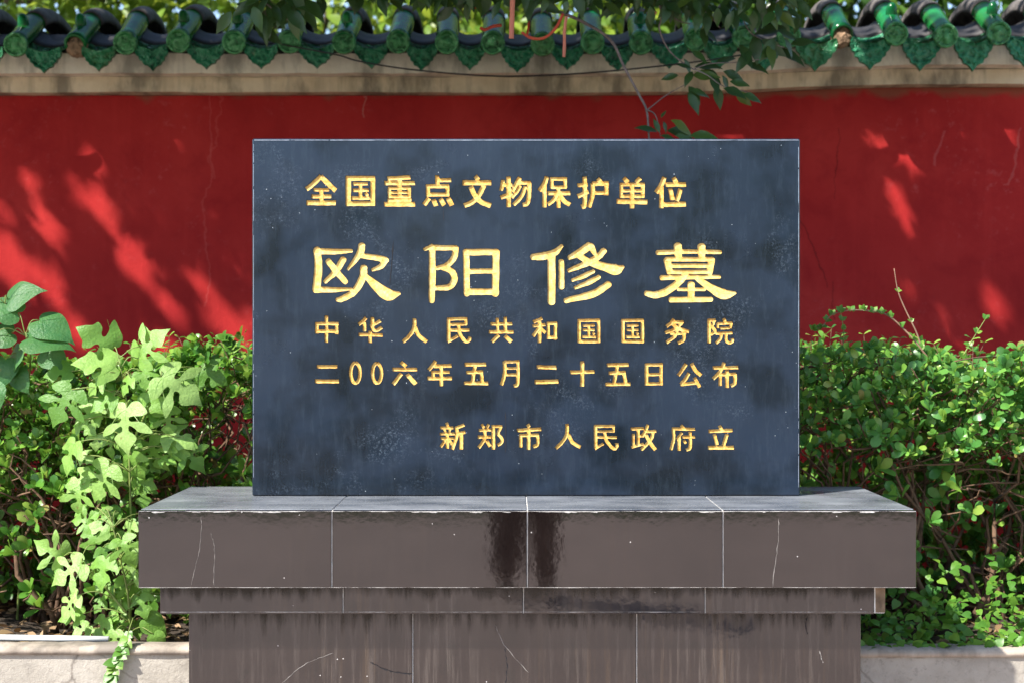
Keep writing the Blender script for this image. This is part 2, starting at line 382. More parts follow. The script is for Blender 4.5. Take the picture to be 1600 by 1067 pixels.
# ------------------------------------------------------------------ red boundary wall with tiled cap
def sstep(a, b_, x): t = min(1, max(0, (x - a) / (b_ - a))); return t * t * (3 - 2 * t)
def rise(px): return .036 * sstep(1000, 1420, px)
WY = 6.3
def wx(px, Y): return (px - 800) / FPX * Y
wall = empty('boundary_wall', (0, WY + .2, 0), 'tall red limewashed wall with green glazed tile cap behind the tablet', 'wall')
pxs = list(range(-800, 2401, 40))
def strip(y0, y1, z0, z1, name, mat, r0=1, r1=1, wob=.0):
    b = MB(); vs = []; k = len(pxs)
    for p in pxs:
        x = wx(p, WY); h = rise(p)
        o = [random.uniform(-wob, wob) for _ in range(3)]
        vs += [(x, y0 + o[0], z0 + h * r0 + o[1]), (x, y0 + o[0], z1 + h * r1 + o[2]), (x, y1, z1 + h * r1), (x, y1, z0 + h * r0)]
    fs = []
    for i in range(k - 1):
        for j in range(4):
            a, c_ = i * 4 + j, i * 4 + (j + 1) % 4
            fs.append((a, c_, c_ + 4, a + 4))
    fs += [(0, 3, 2, 1), tuple((k - 1) * 4 + j for j in range(4))]
    return b.add(vs, fs).build(name, mat, wall)
strip(WY, WY + .24, 0, 2.588, 'plaster_face', M_RED, 0, 1)
strip(WY - .075, WY + .315, 2.589, 2.656, 'lower_cornice', M_CORN2, 1, 1, .0025)
strip(WY - .155, WY + .395, 2.657, 2.742, 'upper_cornice', M_CORN, 1, 1, .003)
# core under the tiles (dark bedding)
b = MB(); vs = []
for p in pxs:
    x = wx(p, WY); h = rise(p)
    vs += [(x, 6.2, 2.743 + h), (x, 6.14, 2.75 + h), (x, 6.24, 2.845 + h), (x, 6.42, 2.88 + h), (x, 6.60, 2.845 + h), (x, 6.70, 2.743 + h)]
fs = [(i * 6 + j, i * 6 + (j + 1) % 6, (i + 1) * 6 + (j + 1) % 6, (i + 1) * 6 + j) for i in range(len(pxs) - 1) for j in range(6)]
b.add(vs, fs).build('tile_bedding', M_PAN, wall)
# the rolled tile profile, eave to eave over the ridge
def profile(n_sl=6, n_arc=14):
    pts = [(6.02 + .18 * i / n_sl, 2.770 + .118 * i / n_sl) for i in range(n_sl)]
    for i in range(n_arc + 1):
        t = i / n_arc; pts.append((6.20 + .44 * t, 2.888 + .068 * (1 - (2 * t - 1) ** 2) ** .8))
    return pts + [(6.64 + .18 * i / 4, 2.888 - .118 * i / 4) for i in range(1, 5)]
PROF = profile()
def sweep(x, pts, rad, a0, a1, n, thick, dz=0, yaw=0, rad_end=None):
    """half-pipe along the YZ polyline; closed shell of the given thickness"""
    k = len(pts); vs = []; outer = []
    for i, (y, z) in enumerate(pts):
        ya, za = pts[max(i - 1, 0)]; yb, zb = pts[min(i + 1, k - 1)]
        t = Vector((0, yb - ya, zb - za)).normalized(); nrm = Vector((0, -t.z, t.y)); side = Vector((1, 0, 0))
        r = rad if rad_end is None else rad + (rad_end - rad) * i / (k - 1)
        c_ = Vector((x + yaw * (y - 6.02), y, z + dz))
        for rr in (r, r - thick):
            for j in range(n + 1):
                a = a0 + (a1 - a0) * j / n
                vs.append(c_ + side * math.cos(a) * rr + nrm * math.sin(a) * rr)
    q = 2 * (n + 1); fs = []
    for i in range(k - 1):
        for j in range(n):
            a = i * q + j; fs.append((a, a + q, a + q + 1, a + 1))
            a2 = a + n + 1; fs.append((a2, a2 + 1, a2 + q + 1, a2 + q))
        a = i * q; fs.append((a, a + n + 1, a + n + 1 + q, a + q))
        a = i * q + n; fs.append((a, a + q, a + q + n + 1, a + n + 1))
    for i in (0, k - 1):
        for j in range(n):
            a = i * q + j; fs.append((a, a + 1, a + n + 2, a + n + 1))
    return vs, fs
TUBES = [-62, 23, 115, 195, 278, 365, 452, 537, 622, 698, 770, 848, 926, 1002, 1088, 1163, 1233, 1318, 1401, 1479, 1562, 1645]
DISCY = [68, 70, 70, 67, 64, 66, 65, 66, 65, 66, 67, 69, 66, 67, 62, 58, 56, 55, 53, 56, 52, 52]
BROKEN = {115, 1318}
NAILS = {23, 115, 278, 365, 537, 1002, 1088, 1163, 1401, 1562}
def y_on(y):  # z of the profile at y
    for (a, za), (c_, zc) in zip(PROF, PROF[1:]):
        if a <= y <= c_: return za + (zc - za) * (y - a) / (c_ - a)
for px, dy in zip(TUBES, DISCY):
    x = wx(px, 6.0); zc = CAMZ + (533.5 - dy) / FPX * 6.02; dz = zc - 2.770
    yaw = random.uniform(-.05, .05)
    dk = dz - random.uniform(0, .008)
    front = [(y, y_on(y)) for y in np.linspace(6.02, 6.225, 9)]
    vs, fs = sweep(x, front, .047, R(-25), R(205), 14, .012, dz, yaw)
    o = MB().add(vs, fs, 0, True).build('eave_tile', M_GLAZE, wall)
    back = [(y, y_on(y)) for y in np.linspace(6.227, 6.81, 20)]
    vs, fs = sweep(x, back, .050, R(-20), R(200), 12, .012, dz, yaw)
    MB().add(vs, fs, 0, True).build('ridge_tile', M_GREY, wall)
    if px in BROKEN:
        bm = bmesh.new(); bmesh.ops.create_icosphere(bm, subdivisions=3, radius=.05)
        for v in bm.verts: v.co = Vector((v.co.x * .9, v.co.y * .7, v.co.z * .95)) * (1 + random.uniform(-.10, .10)); v.co += Vector((x + .002, 6.045, zc - .006))
        bm.verts.index_update(); fl = MB().add([v.co.copy() for v in bm.verts], [[v.index for v in f.verts] for f in bm.faces]); bm.free()
        fl.build('mortar_plug', M_CLAY, o)
    else:
        # round end disc: rim, sunk field, raised boss; tilted with the tile
        d = MB(); prof = [(.0, -.006), (.014, -.006), (.020, .000), (.032, .000), (.0375, .001), (.041, -.007), (.0485, -.007), (.051, -.003), (.051, .012)]
        n = 32; vs = []; tl = R(12)
        for r, yy in prof:
            for j in range(n):
                a = 2 * math.pi * j / n
                lx, lz = math.cos(a) * r, math.sin(a) * r
                vs.append((x + lx, 6.008 + yy * math.cos(tl) - lz * math.sin(tl) * .6, zc - .004 + lz * math.cos(tl)))
        fs = [(i * n + j, i * n + (j + 1) % n, (i + 1) * n + (j + 1) % n, (i + 1) * n + j) for i in range(len(prof) - 1) for j in range(n)]
        fs.append(tuple((len(prof) - 1) * n + j for j in range(n)))
        d.add(vs, fs, 0, True).build('end_disc', M_DISC, o)
    if px in NAILS:
        # bullet-shaped nail cap standing on the tile
        y0 = 6.10; z0 = y_on(y0) + dz + .040; nb = MB(); n = 14; vs = []
        pr = [(.024, 0), (.024, .018), (.022, .034), (.017, .046), (.009, .053), (.0005, .055)]
        for r, h in pr:
            for j in range(n):
                a = 2 * math.pi * j / n; vs.append((x + yaw * .08 + math.cos(a) * r, y0 - h * .25 + math.sin(a) * r, z0 + h))
        fs = [(i * n + j, i * n + (j + 1) % n, (i + 1) * n + (j + 1) % n, (i + 1) * n + j) for i in range(len(pr) - 1) for j in range(n)]
        nb.add(vs, fs, 0, True).build('nail_cap', M_GLAZE, o)
# pan tiles and the hanging drip tiles between the rows
half = [(.94, .0), (1.0, -.10), (1.02, -.30), (.92, -.44), (.80, -.50), (.76, -.62), (.60, -.68), (.52, -.80), (.32, -.85), (.16, -.93), (0, -1.06)]
for (p0, d0), (p1, d1) in zip(zip(TUBES, DISCY), zip(TUBES[1:], DISCY[1:])):
    pm = (p0 + p1) / 2; x = wx(pm, 6.03); zc = CAMZ + (533.5 - (d0 + d1) / 2) / FPX * 6.02; dz = zc - 2.770
    hw = (p1 - p0) / FPX * 6.0 / 2
    pan = [(y, min(y_on(y) - .008, 2.868 + .22 * (y_on(y) - 2.868)) - .012) for y in np.linspace(6.06, 6.79, 20)]
    rr = hw * 1.25; up_ = rr - .030
    vs, fs = sweep(x, pan, rr, R(228), R(312), 10, .012, dz + up_, 0)
    MB().add(vs, fs, 0, True).build('pan_tile', M_PAN, wall)
    # drip: plate with a scalloped, pointed outline and a curved upper lip
    bigr = sstep(1050, 1250, pm); w_ = min(hw * (.63 + .10 * bigr), .09) * random.uniform(.93, 1.04); H = (.100 + .028 * bigr) * random.uniform(.93, 1.06); tilt = random.uniform(-.05, .05)
    out = crom([(a * w_, c_ * H) for a, c_ in half], 3)
    ol = [(-a, c_) for a, c_ in out[::-1]][:-1] if False else None
    right = [tuple(q) for q in out]; left = [(-a, c_) for a, c_ in right[::-1]][1:]
    lip = [(-.9 * w_ + 1.8 * w_ * t, -.20 * H * math.sin(math.pi * t)) for t in np.linspace(0, 1, 12)][1:-1]
    poly = right + left + lip[:]  # clockwise from the upper right corner, lip runs back left to right
    pv = [Vector(q) for q in poly]; cen = [Vector((a, c_)) for a in np.linspace(-w_, w_, 13) for c_ in np.linspace(-H, 0, 9)]
    ne = len(pv)
    rv, re, rf, *_ = delaunay_2d_cdt(pv + cen, [(i, (i + 1) % ne) for i in range(ne)], [], 0, 1e-6)
    from mathutils.geometry import intersect_point_line
    def inside(q):
        c = False
        for i in range(ne):
            a, b_ = pv[i], pv[(i + 1) % ne]
            if (a.y > q.y) != (b_.y > q.y) and q.x < (b_.x - a.x) * (q.y - a.y) / (b_.y - a.y) + a.x: c = not c
        return c
    tri = [f for f in rf if inside(sum((rv[i] for i in f), Vector((0, 0))) / len(f))]
    def put(q, back=0):
        # raised border and inner scroll, slight forward lean of the foot
        edge = 0.0
        if not back:
            dmin = min(intersect_point_line(q, pv[i], pv[(i + 1) % ne])[0].__sub__(q).length if 0 <= intersect_point_line(q, pv[i], pv[(i + 1) % ne])[1] <= 1 else 9 for i in range(ne))
            edge = -.005 if dmin < .006 else (.001 + .003 * math.sin(q.x * 140) * math.cos(q.y * 120))
        return (x + q.x + tilt * q.y, 6.03 + edge - .10 * q.y - .010 + back, zc - .012 + q.y)
    used = sorted({i for f in tri for i in f}); mp = {i: k for k, i in enumerate(used)}
    b = MB(); nu = len(used)
    vs = [put(rv[i]) for i in used] + [put(rv[i], .014) for i in used]
    from collections import Counter
    ec = Counter(); fs = []
    for f in tri:
        g_ = [mp[i] for i in f]; fs.append(tuple(g_)); fs.append(tuple(i + nu for i in g_[::-1]))
        for a, c_ in zip(g_, g_[1:] + g_[:1]): ec[(a, c_)] += 1
    for (a, c_) in ec:
        if (c_, a) not in ec: fs.append((a, a + nu, c_ + nu, c_))
    b.add(vs, fs).build('drip_tile', M_DRIP, wall)
    # thin curved lip of the drip's own pan, paler edge above it
    vs, fs = sweep(x, [(6.018, 2.758), (6.06, 2.780)], rr, R(226), R(314), 12, .010, dz + up_)
    MB().add(vs, fs, 0, True).build('drip_lip', M_DRIP, wall)

# ------------------------------------------------------------------ pedestal
ped = empty('stone_pedestal', (.043, 4.33, 0), 'stepped pedestal clad in dark brown polished granite under the inscribed tablet', 'pedestal')
CT = 1.0257; CB = .808; NB = .723
def course(name, x0, x1, y0, y1, z0, z1, joints, Y, mat, core_mat, end=None, top=False):
    core = MB().box((x0 + .003, y0 + .004, z0 + .002), (x1 - .003, y1, z1 - .002)).build(name, core_mat, ped)
    xs = [x0] + [wx(j, Y) for j in joints] + [x1 if end is None else end]
    gp = .0015
    for a, c_ in zip(xs, xs[1:]):
        b = MB().box((a + (gp if a != x0 else 0), y0, z0), (c_ - (gp if c_ != xs[-1] else 0), y0 + .022, z1), .0018)
        b.build('facing_panel', mat, core)
    for xa, xb in ((x0 - .001, x0 + .02), (x1 - .02, x1 + .001)):
        if end is not None and xb > x1: continue
        MB().box((xa, y0 + .0225, z0 + .001), (xb, y1 + .001, z1), .0015).build('facing_panel', mat, core)
    if top:
        xt = [x0] + [wx(j, Y) for j in joints] + [x1]
        for a, c_ in zip(xt, xt[1:]):
            MB().box((a + gp, y0 + .0225, z1 - .02), (c_ - gp, y1 - .001, z1 + .001), .0015).build('top_panel', M_TOP, core)
    return core
# top edge strip of grout runs along the front arris
cap = course('cap_course', wx(216, 4.0), wx(1432, 4.0), 4.0, 4.653, CB, CT, (518.5, 824, 1130), 4.0, M_GRAN, M_GROUT, top=True)
neck = course('neck_course', wx(250, 4.06), wx(1384, 4.06), 4.06, 4.60, NB, CB - .001, (536, 818, 1102), 4.06, M_GRAN_S, M_GROUT, end=wx(1366, 4.06))
MB().box((wx(1367, 4.06), 4.0635, NB + .001), (wx(1384, 4.06), 4.20, CB - .002), .003).build('mortar_end', M_MORTAR, neck)
body = course('pedestal_body', wx(295, 4.13), wx(1345, 4.13), 4.13, 4.56, 0.0, NB - .001, (645, 995), 4.13, M_GRAN_S, M_GROUT)
def ribbon(b, pts, wdt, Y, mi=0):
    """thin line lying on a vertical face, photo pixels"""
    q = [P(a, c_, Y) for a, c_ in pts]
    vs = []
    for i, p in enumerate(q):
        t = (q[min(i + 1, len(q) - 1)] - q[max(i - 1, 0)]).normalized(); nrm = Vector((-t.z, 0, t.x))
        ww = wdt * (random.uniform(.25, 1.5) if 0 < i < len(q) - 1 else .2)
        vs += [p + nrm * ww, p - nrm * ww]
    return b.add(vs, [(2 * i, 2 * i + 1, 2 * i + 3, 2 * i + 2) for i in range(len(q) - 1)], mi)
def jit(pts, n=9, a=.8): return [(x + random.uniform(-a, a), y + random.uniform(-a, a)) for x, y in crom(pts, n)]
for par, Y, mat, wd, pts in ((cap, 3.9985, M_CRK, .0005, [(329, 832), (335, 858), (334, 915)]), (cap, 3.9985, M_CRK, .0004, [(314, 805), (313, 850), (298, 915)]),
                             (cap, 3.9985, M_CRK, .0007, [(1217, 808), (1215, 850), (1207, 916)]),
                             (body, 4.1285, M_CRK, .0007, [(440, 1067), (475, 1038), (520, 1019)]), (body, 4.1285, M_DARK, .0016, [(578, 1034), (610, 1048), (644, 1052)]),
                             (body, 4.1285, M_CRK, .0007, [(774, 975), (790, 1010), (826, 1050)]), (body, 4.1285, M_DARK, .0012, [(789, 1012), (792, 1040), (790, 1067)]),
                             (body, 4.1285, M_DARK, .0011, [(1262, 962), (1259, 975), (1262, 990)]), (body, 4.1285, M_CRK, .0010, [(1280, 1016), (1283, 1026), (1287, 1035)])):
    ribbon(MB(), jit(pts), wd, Y).build('crack', mat, par)
# chipped grout along the arrises
def chips(par, Y, py, x0, x1, n, wmax):
    b = MB()
    for _ in range(n):
        a = random.uniform(x0, x1); L = random.uniform(2, 26); q = [(a + L * t, py + random.uniform(-.5, .5)) for t in np.linspace(0, 1, 5)]
        ribbon(b, q, random.uniform(.0006, wmax), Y - random.uniform(.0004, .0012))
    b.build('chipped_edge', M_PALE, par)
def rim(par, Y, py, x0, x1, wv):
    b = MB(); vs = []; n = 260; a = 0
    for i in range(n + 1):
        a = a * .8 + random.gauss(0, .25); ww = wv * max(.15, .8 + a)
        q = P(x0 + (x1 - x0) * i / n, py, Y); vs += [q, q - Vector((0, 0, ww))]
    b.add(vs, [(2 * i, 2 * i + 2, 2 * i + 3, 2 * i + 1) for i in range(n)]).build('chipped_edge', M_PALE, par)
rim(cap, 3.9988, 797.9, 217.5, 1431, .0016); rim(cap, 3.9988, 917.0, 217.5, 1431, .0008)
rim(neck, 4.0588, 955.2, 251, 1365, .0009)
chips(cap, 3.9985, 799.5, 230, 1410, 26, .0016)

# ------------------------------------------------------------------ inscribed tablet
SY = 4.364; SX0, SX1 = wx(394, SY), wx(1250, SY); SZ1 = CAMZ + (533.5 - 217) / FPX * SY; SZ0 = CT + .0015
tab = empty('inscribed_tablet', ((SX0 + SX1) / 2, SY + .08, SZ0), 'dark slate-blue polished stone tablet carved with gold Chinese writing on the pedestal', 'stone tablet')
A5 = (460, 260, 5.0); B5 = (770, 260, 5.0); s2 = 1600 / 340; A2 = (470, 365, s2); B2 = (820, 365, s2)
A3 = (480, 490, s2); B3 = (820, 490, s2); A4 = (480, 555, s2); B4 = (820, 555, s2); s6 = 1600 / 240; A6 = (680, 650, s6); B6 = (920, 650, s6)
def L(w, *p): return [(x, y, w) for x, y in p]
def oval(cx, cy, rx, ry, w): return [(cx + rx * math.sin(a), cy - ry * math.cos(a), w) for a in np.linspace(0, 2 * math.pi, 19)]
GUO = lambda dx: [L(26, (400 + dx, 43), (400 + dx, 213)), L(22, (390 + dx, 52), (552 + dx, 50)), L(24, (543 + dx, 44), (543 + dx, 213)), L(22, (390 + dx, 204), (553 + dx, 205)),
                  L(18, (425 + dx, 90), (515 + dx, 86)), L(18, (425 + dx, 122), (515 + dx, 120)), L(20, (420 + dx, 170), (525 + dx, 172)), L(20, (470 + dx, 90), (470 + dx, 170)), L(18, (498 + dx, 138), (513 + dx, 156))]
LINES = [
 [(A5, [L(36, (208, 78), (150, 135), (93, 182)), L(38, (205, 80), (265, 140), (322, 192)), L(26, (148, 185), (270, 185)), L(30, (133, 237), (287, 237)), L(34, (208, 185), (208, 285)), L(38, (93, 287), (322, 287))]),
  (A5, [L(40, (420, 85), (420, 308)), L(38, (402, 95), (630, 95)), L(38, (610, 85), (610, 308)), L(36, (405, 293), (630, 293)), L(26, (455, 138), (572, 138)), L(26, (455, 188), (580, 188)), L(28, (445, 250), (587, 250)), L(28, (515, 138), (515, 250)), L(24, (553, 208), (574, 234))]),
  (A5, [L(32, (725, 98), (905, 88)), L(32, (703, 133), (940, 133)), L(34, (820, 95), (820, 298)), L(26, (742, 165), (742, 245)), L(24, (730, 172), (905, 172)), L(28, (896, 165), (896, 245)), L(20, (742, 206), (895, 206)), L(24, (735, 238), (905, 238)), L(26, (726, 266), (914, 266)), L(36, (700, 298), (942, 298))]),
  (A5, [L(34, (1115, 73), (1115, 150)), L(30, (1115, 110), (1224, 110)), L(32, (1027, 158), (1208, 156)), L(30, (1042, 148), (1042, 237)), L(30, (1195, 148), (1195, 237)), L(30, (1032, 222), (1208, 222)), L(36, (1052, 248), (1013, 303)), L(36, (1085, 260), (1106, 312)), L(36, (1138, 253), (1170, 306)), L(38, (1198, 248), (1230, 308))]),
  (A5, [L(34, (1413, 77), (1437, 110)), L(40, (1312, 130), (1538, 130)), L(38, (1480, 150), (1440, 230), (1390, 280), (1326, 310)), L(38, (1375, 158), (1410, 230), (1460, 280), (1534, 310))]),
  (B5, [L(30, (82, 108), (64, 192)), L(28, (75, 150), (152, 145)), L(34, (60, 247), (152, 215)), L(36, (122, 82), (122, 320)), L(34, (212, 88), (150, 200)), L(30, (185, 130), (297, 130)), L(34, (284, 130), (282, 230), (268, 292), (232, 302)), L(26, (215, 150), (190, 200), (148, 247)), L(30, (255, 155), (222, 240), (162, 304))]),
  (B5, [L(36, (424, 82), (397, 150), (363, 193)), L(34, (403, 150), (403, 322)), L(28, (460, 88), (460, 175)), L(28, (450, 100), (580, 100)), L(30, (565, 90), (565, 172)), L(26, (455, 165), (577, 165)), L(32, (428, 212), (605, 212)), L(32, (512, 165), (512, 327)), L(32, (502, 222), (470, 270), (430, 298)), L(34, (522, 222), (555, 270), (603, 302))]),
  (B5, [L(30, (660, 150), (742, 145)), L(34, (718, 82), (718, 295), (692, 318)), L(34, (662, 237), (748, 200)), L(32, (818, 97), (847, 128)), L(34, (775, 138), (907, 135)), L(34, (886, 128), (886, 228)), L(30, (775, 210), (902, 208)), L(34, (780, 135), (778, 230), (752, 322))]),
  (B5, [L(34, (1022, 92), (1058, 128)), L(34, (1153, 92), (1118, 128)), L(28, (1004, 138), (1004, 248)), L(28, (992, 145), (1188, 145)), L(30, (1172, 138), (1172, 248)), L(24, (1000, 192), (1172, 192)), L(28, (995, 235), (1183, 235)), L(34, (1088, 145), (1088, 330)), L(38, (967, 275), (1208, 281))]),
  (B5, [L(36, (1342, 86), (1315, 150), (1276, 208)), L(36, (1318, 160), (1318, 328)), L(36, (1412, 88), (1434, 130)), L(36, (1348, 145), (1510, 143)), L(36, (1386, 175), (1404, 266)), L(36, (1467, 178), (1438, 272)), L(38, (1338, 300), (1510, 297))])],
 [(A2, [[(108, 132, 48), (250, 134, 40), (372, 128, 26)], [(118, 118, 50), (128, 250, 58), (112, 415, 58)], [(105, 414, 46), (250, 415, 36), (368, 409, 20)],
        [(200, 203, 42), (260, 280, 45), (328, 358, 38)], [(312, 190, 46), (255, 280, 45), (178, 355, 30)],
        [(447, 88, 50), (432, 150, 50), (345, 264, 20)], [(450, 165, 38), (560, 180, 42), (620, 196, 50)], [(622, 194, 50), (590, 240, 40), (525, 270, 20)],
        [(462, 252, 52), (452, 330, 54), (390, 430, 50), (300, 482, 44), (266, 486, 28)], [(478, 315, 36), (565, 398, 70), (645, 452, 88), (722, 442, 26)]]),
  (A2, [[(908, 118, 22), (965, 97, 38)], [(950, 105, 40), (1140, 106, 36)], [(964, 100, 46), (966, 300, 50), (962, 496, 42)],
        [(1140, 108, 42), (1125, 180, 44), (1075, 233, 40), (1000, 256, 30)], [(1040, 252, 36), (1108, 278, 45), (1128, 338, 48), (1090, 394, 44), (990, 402, 32)],
        [(1215, 132, 48), (1220, 445, 46)], [(1212, 140, 46), (1440, 137, 46)], [(1435, 135, 52), (1430, 445, 52)], [(1220, 281, 38), (1430, 275, 36)], [(1214, 430, 46), (1440, 428, 46)]]),
  (B2, [[(272, 92, 26), (215, 145, 52), (130, 168, 56), (56, 174, 42)], [(196, 160, 58), (196, 505, 56)], [(268, 205, 40), (270, 396, 42)],
        [(474, 92, 58), (405, 140, 54), (328, 178, 34)], [(482, 92, 48), (500, 120, 42), (514, 150, 28)], [(582, 128, 46), (535, 175, 48), (450, 222, 46), (322, 274, 26)], [(400, 165, 40), (475, 210, 50), (600, 250, 62), (672, 266, 80), (722, 246, 26)],
        [(505, 278, 28), (430, 315, 34), (350, 345, 24)], [(545, 320, 32), (470, 360, 38), (370, 400, 22)], [(616, 374, 50), (500, 445, 54), (300, 494, 38)]]),
  (B2, [[(976, 142, 34), (1200, 134, 32), (1438, 138, 30)], [(1125, 92, 62), (1130, 180, 52)], [(1300, 96, 60), (1300, 185, 50)],
        [(1046, 195, 52), (1066, 285, 48)], [(1040, 190, 32), (1380, 190, 34)], [(1374, 192, 50), (1358, 288, 48)], [(1070, 238, 32), (1350, 238, 32)], [(1055, 284, 30), (1365, 283, 30)],
        [(1004, 326, 36), (1200, 322, 34), (1432, 320, 26)], [(1185, 290, 46), (1150, 342, 52), (1050, 422, 54), (960, 452, 52), (892, 440, 38)], [(1262, 326, 36), (1370, 402, 58), (1466, 448, 74), (1546, 438, 24)],
        [(1222, 374, 56), (1222, 480, 48)], [(1128, 412, 26), (1322, 411, 26)], [(1074, 488, 42), (1370, 485, 38)]])],
 [(A3, [L(24, (140, 17), (140, 212)), L(24, (70, 65), (70, 148)), L(24, (58, 75), (230, 75)), L(24, (215, 67), (215, 152)), L(24, (62, 130), (224, 130))]),
  (A3, [L(24, (432, 32), (405, 60), (377, 82)), L(24, (420, 62), (420, 132)), L(24, (478, 28), (480, 108), (506, 126), (548, 102)), L(24, (538, 53), (463, 97)), L(24, (378, 155), (554, 158)), L(26, (462, 128), (462, 214))]),
  (A3, [L(26, (788, 37), (785, 100), (755, 160), (703, 207)), L(28, (792, 100), (820, 160), (878, 207))]),
  (A3, [L(22, (1028, 42), (1177, 38)), L(22, (1165, 34), (1165, 84)), L(20, (1040, 80), (1172, 78)), L(24, (1040, 38), (1038, 202)), L(24, (1040, 122), (1192, 122)), L(22, (1033, 207), (1107, 164)), L(24, (1112, 85), (1122, 150), (1164, 203), (1190, 194), (1196, 172))]),
  (A3, [L(22, (1348, 78), (1507, 75)), L(22, (1398, 33), (1398, 137)), L(24, (1455, 26), (1457, 137)), L(24, (1336, 135), (1517, 135)), L(26, (1408, 158), (1358, 207)), L(28, (1453, 163), (1502, 207))]),
  (B3, [L(24, (128, 36), (62, 64)), L(22, (57, 93), (152, 82)), L(26, (108, 58), (108, 214)), L(24, (102, 108), (60, 167)), L(24, (114, 108), (152, 142)), L(22, (172, 68), (172, 188)), L(24, (163, 75), (238, 71)), L(24, (226, 65), (223, 192)), L(24, (165, 176), (238, 173))]),
  (B3, GUO(0)), (B3, GUO(322)),
  (B3, [L(24, (1098, 42), (1075, 70), (1042, 97)), L(22, (1075, 65), (1168, 62)), L(24, (1160, 60), (1115, 110), (1032, 142)), L(26, (1085, 75), (1130, 110), (1208, 134)), L(22, (1068, 150), (1188, 145)), L(24, (1172, 145), (1165, 195), (1127, 217)), L(24, (1122, 123), (1100, 170), (1042, 212))]),
  (B3, [L(26, (1355, 42), (1355, 217)), L(22, (1343, 52), (1402, 48)), L(22, (1398, 48), (1375, 97)), L(22, (1373, 93), (1400, 130), (1367, 156)), L(24, (1463, 37), (1471, 64)), L(20, (1413, 76), (1528, 71)), L(20, (1418, 74), (1418, 108)), L(20, (1520, 70), (1510, 108)), L(18, (1435, 110), (1507, 106)), L(20, (1403, 148), (1528, 142)), L(22, (1447, 150), (1437, 185), (1407, 217)), L(22, (1482, 145), (1480, 193), (1500, 213), (1526, 204), (1527, 182))])],
 [(A4, [L(24, (70, 83), (220, 82)), L(28, (56, 188), (232, 190))]), (A4, [oval(353, 128, 34, 74, 24)]), (A4, [oval(512, 130, 33, 72, 24)]),
  (A4, [L(28, (687, 49), (728, 80)), L(26, (626, 102), (807, 102)), L(28, (692, 132), (632, 212)), L(30, (733, 137), (797, 211))]),
  (A4, [L(26, (943, 39), (920, 75), (892, 107)), L(26, (928, 78), (1060, 75)), L(22, (923, 122), (1047, 122)), L(24, (925, 113), (925, 168)), L(26, (883, 168), (1064, 168)), L(26, (985, 75), (985, 225))]),
  (A4, [L(26, (1157, 68), (1315, 65)), L(26, (1235, 68), (1213, 203)), L(24, (1168, 125), (1293, 120)), L(26, (1280, 120), (1285, 203)), L(26, (1152, 203), (1330, 204))]),
  (A4, [L(26, (1450, 43), (1452, 130), (1427, 218)), L(20, (1448, 48), (1560, 45)), L(18, (1460, 95), (1548, 92)), L(20, (1455, 142), (1548, 140)), L(24, (1549, 43), (1546, 203), (1517, 224))]),
  (B4, [L(28, (88, 85), (232, 88)), L(30, (73, 195), (247, 190))]), (B4, [L(26, (333, 122), (512, 120)), L(28, (422, 43), (422, 228))]),
  (B4, [L(26, (603, 70), (764, 68)), L(26, (682, 70), (655, 208)), L(26, (617, 130), (742, 125)), L(28, (728, 125), (741, 205)), L(24, (592, 212), (777, 210))]),
  (B4, [L(26, (897, 58), (895, 218)), L(22, (883, 70), (1015, 66)), L(26, (1003, 60), (1001, 218)), L(22, (897, 140), (1002, 138)), L(22, (883, 208), (1014, 207))]),
  (B4, [L(26, (1188, 62), (1129, 148)), L(28, (1226, 57), (1255, 110), (1298, 147)), L(26, (1207, 127), (1180, 175), (1146, 213)), L(24, (1143, 213), (1272, 200)), L(26, (1248, 162), (1287, 234))]),
  (B4, [L(26, (1467, 52), (1440, 112), (1386, 173)), L(24, (1383, 90), (1570, 88)), L(24, (1437, 138), (1437, 223)), L(22, (1433, 141), (1555, 136)), L(26, (1545, 135), (1545, 200), (1517, 224)), L(28, (1487, 108), (1487, 237))])],
 [(A6, [L(30, (117, 67), (130, 104)), L(28, (52, 120), (188, 118)), L(24, (93, 132), (106, 164)), L(24, (157, 128), (144, 164)), L(28, (48, 183), (203, 180)), L(26, (58, 231), (193, 228)), L(34, (125, 185), (125, 334)), L(30, (107, 243), (57, 318)), L(30, (143, 243), (178, 294)), L(32, (302, 88), (215, 122)), L(36, (221, 108), (223, 200), (177, 344)), L(32, (220, 182), (312, 165)), L(40, (270, 178), (270, 344))]),
  (A6, [L(28, (483, 82), (507, 124)), L(28, (558, 82), (533, 120)), L(30, (453, 146), (583, 140)), L(32, (443, 216), (583, 215)), L(34, (515, 145), (511, 240), (452, 328)), L(34, (533, 252), (573, 314)), L(36, (605, 92), (605, 344)), L(28, (598, 105), (697, 105)), L(32, (685, 105), (655, 180), (690, 225), (692, 270), (650, 303))]),
  (A6, [L(36, (962, 82), (978, 118)), L(36, (852, 146), (1103, 134)), L(34, (890, 188), (890, 324)), L(32, (875, 201), (1080, 195)), L(34, (1066, 195), (1066, 288), (1020, 318)), L(36, (972, 150), (972, 348))]),
  (A6, [L(36, (1373, 80), (1371, 180), (1330, 260), (1256, 334)), L(38, (1385, 188), (1430, 270), (1514, 322))]),
  (B6, [L(30, (57, 105), (272, 102)), L(28, (257, 93), (257, 170)), L(24, (75, 158), (268, 155)), L(34, (70, 95), (72, 334)), L(28, (75, 215), (293, 220)), L(28, (62, 338), (153, 283)), L(34, (165, 165), (182, 250), (258, 335), (291, 312), (291, 278))]),
  (B6, [L(30, (438, 131), (575, 126)), L(32, (515, 130), (515, 304)), L(26, (518, 206), (574, 202)), L(28, (465, 182), (465, 314)), L(28, (442, 322), (574, 285)), L(32, (617, 87), (590, 150), (562, 194)), L(30, (593, 160), (703, 155)), L(34, (672, 163), (640, 250), (546, 348)), L(36, (590, 188), (630, 260), (694, 350))]),
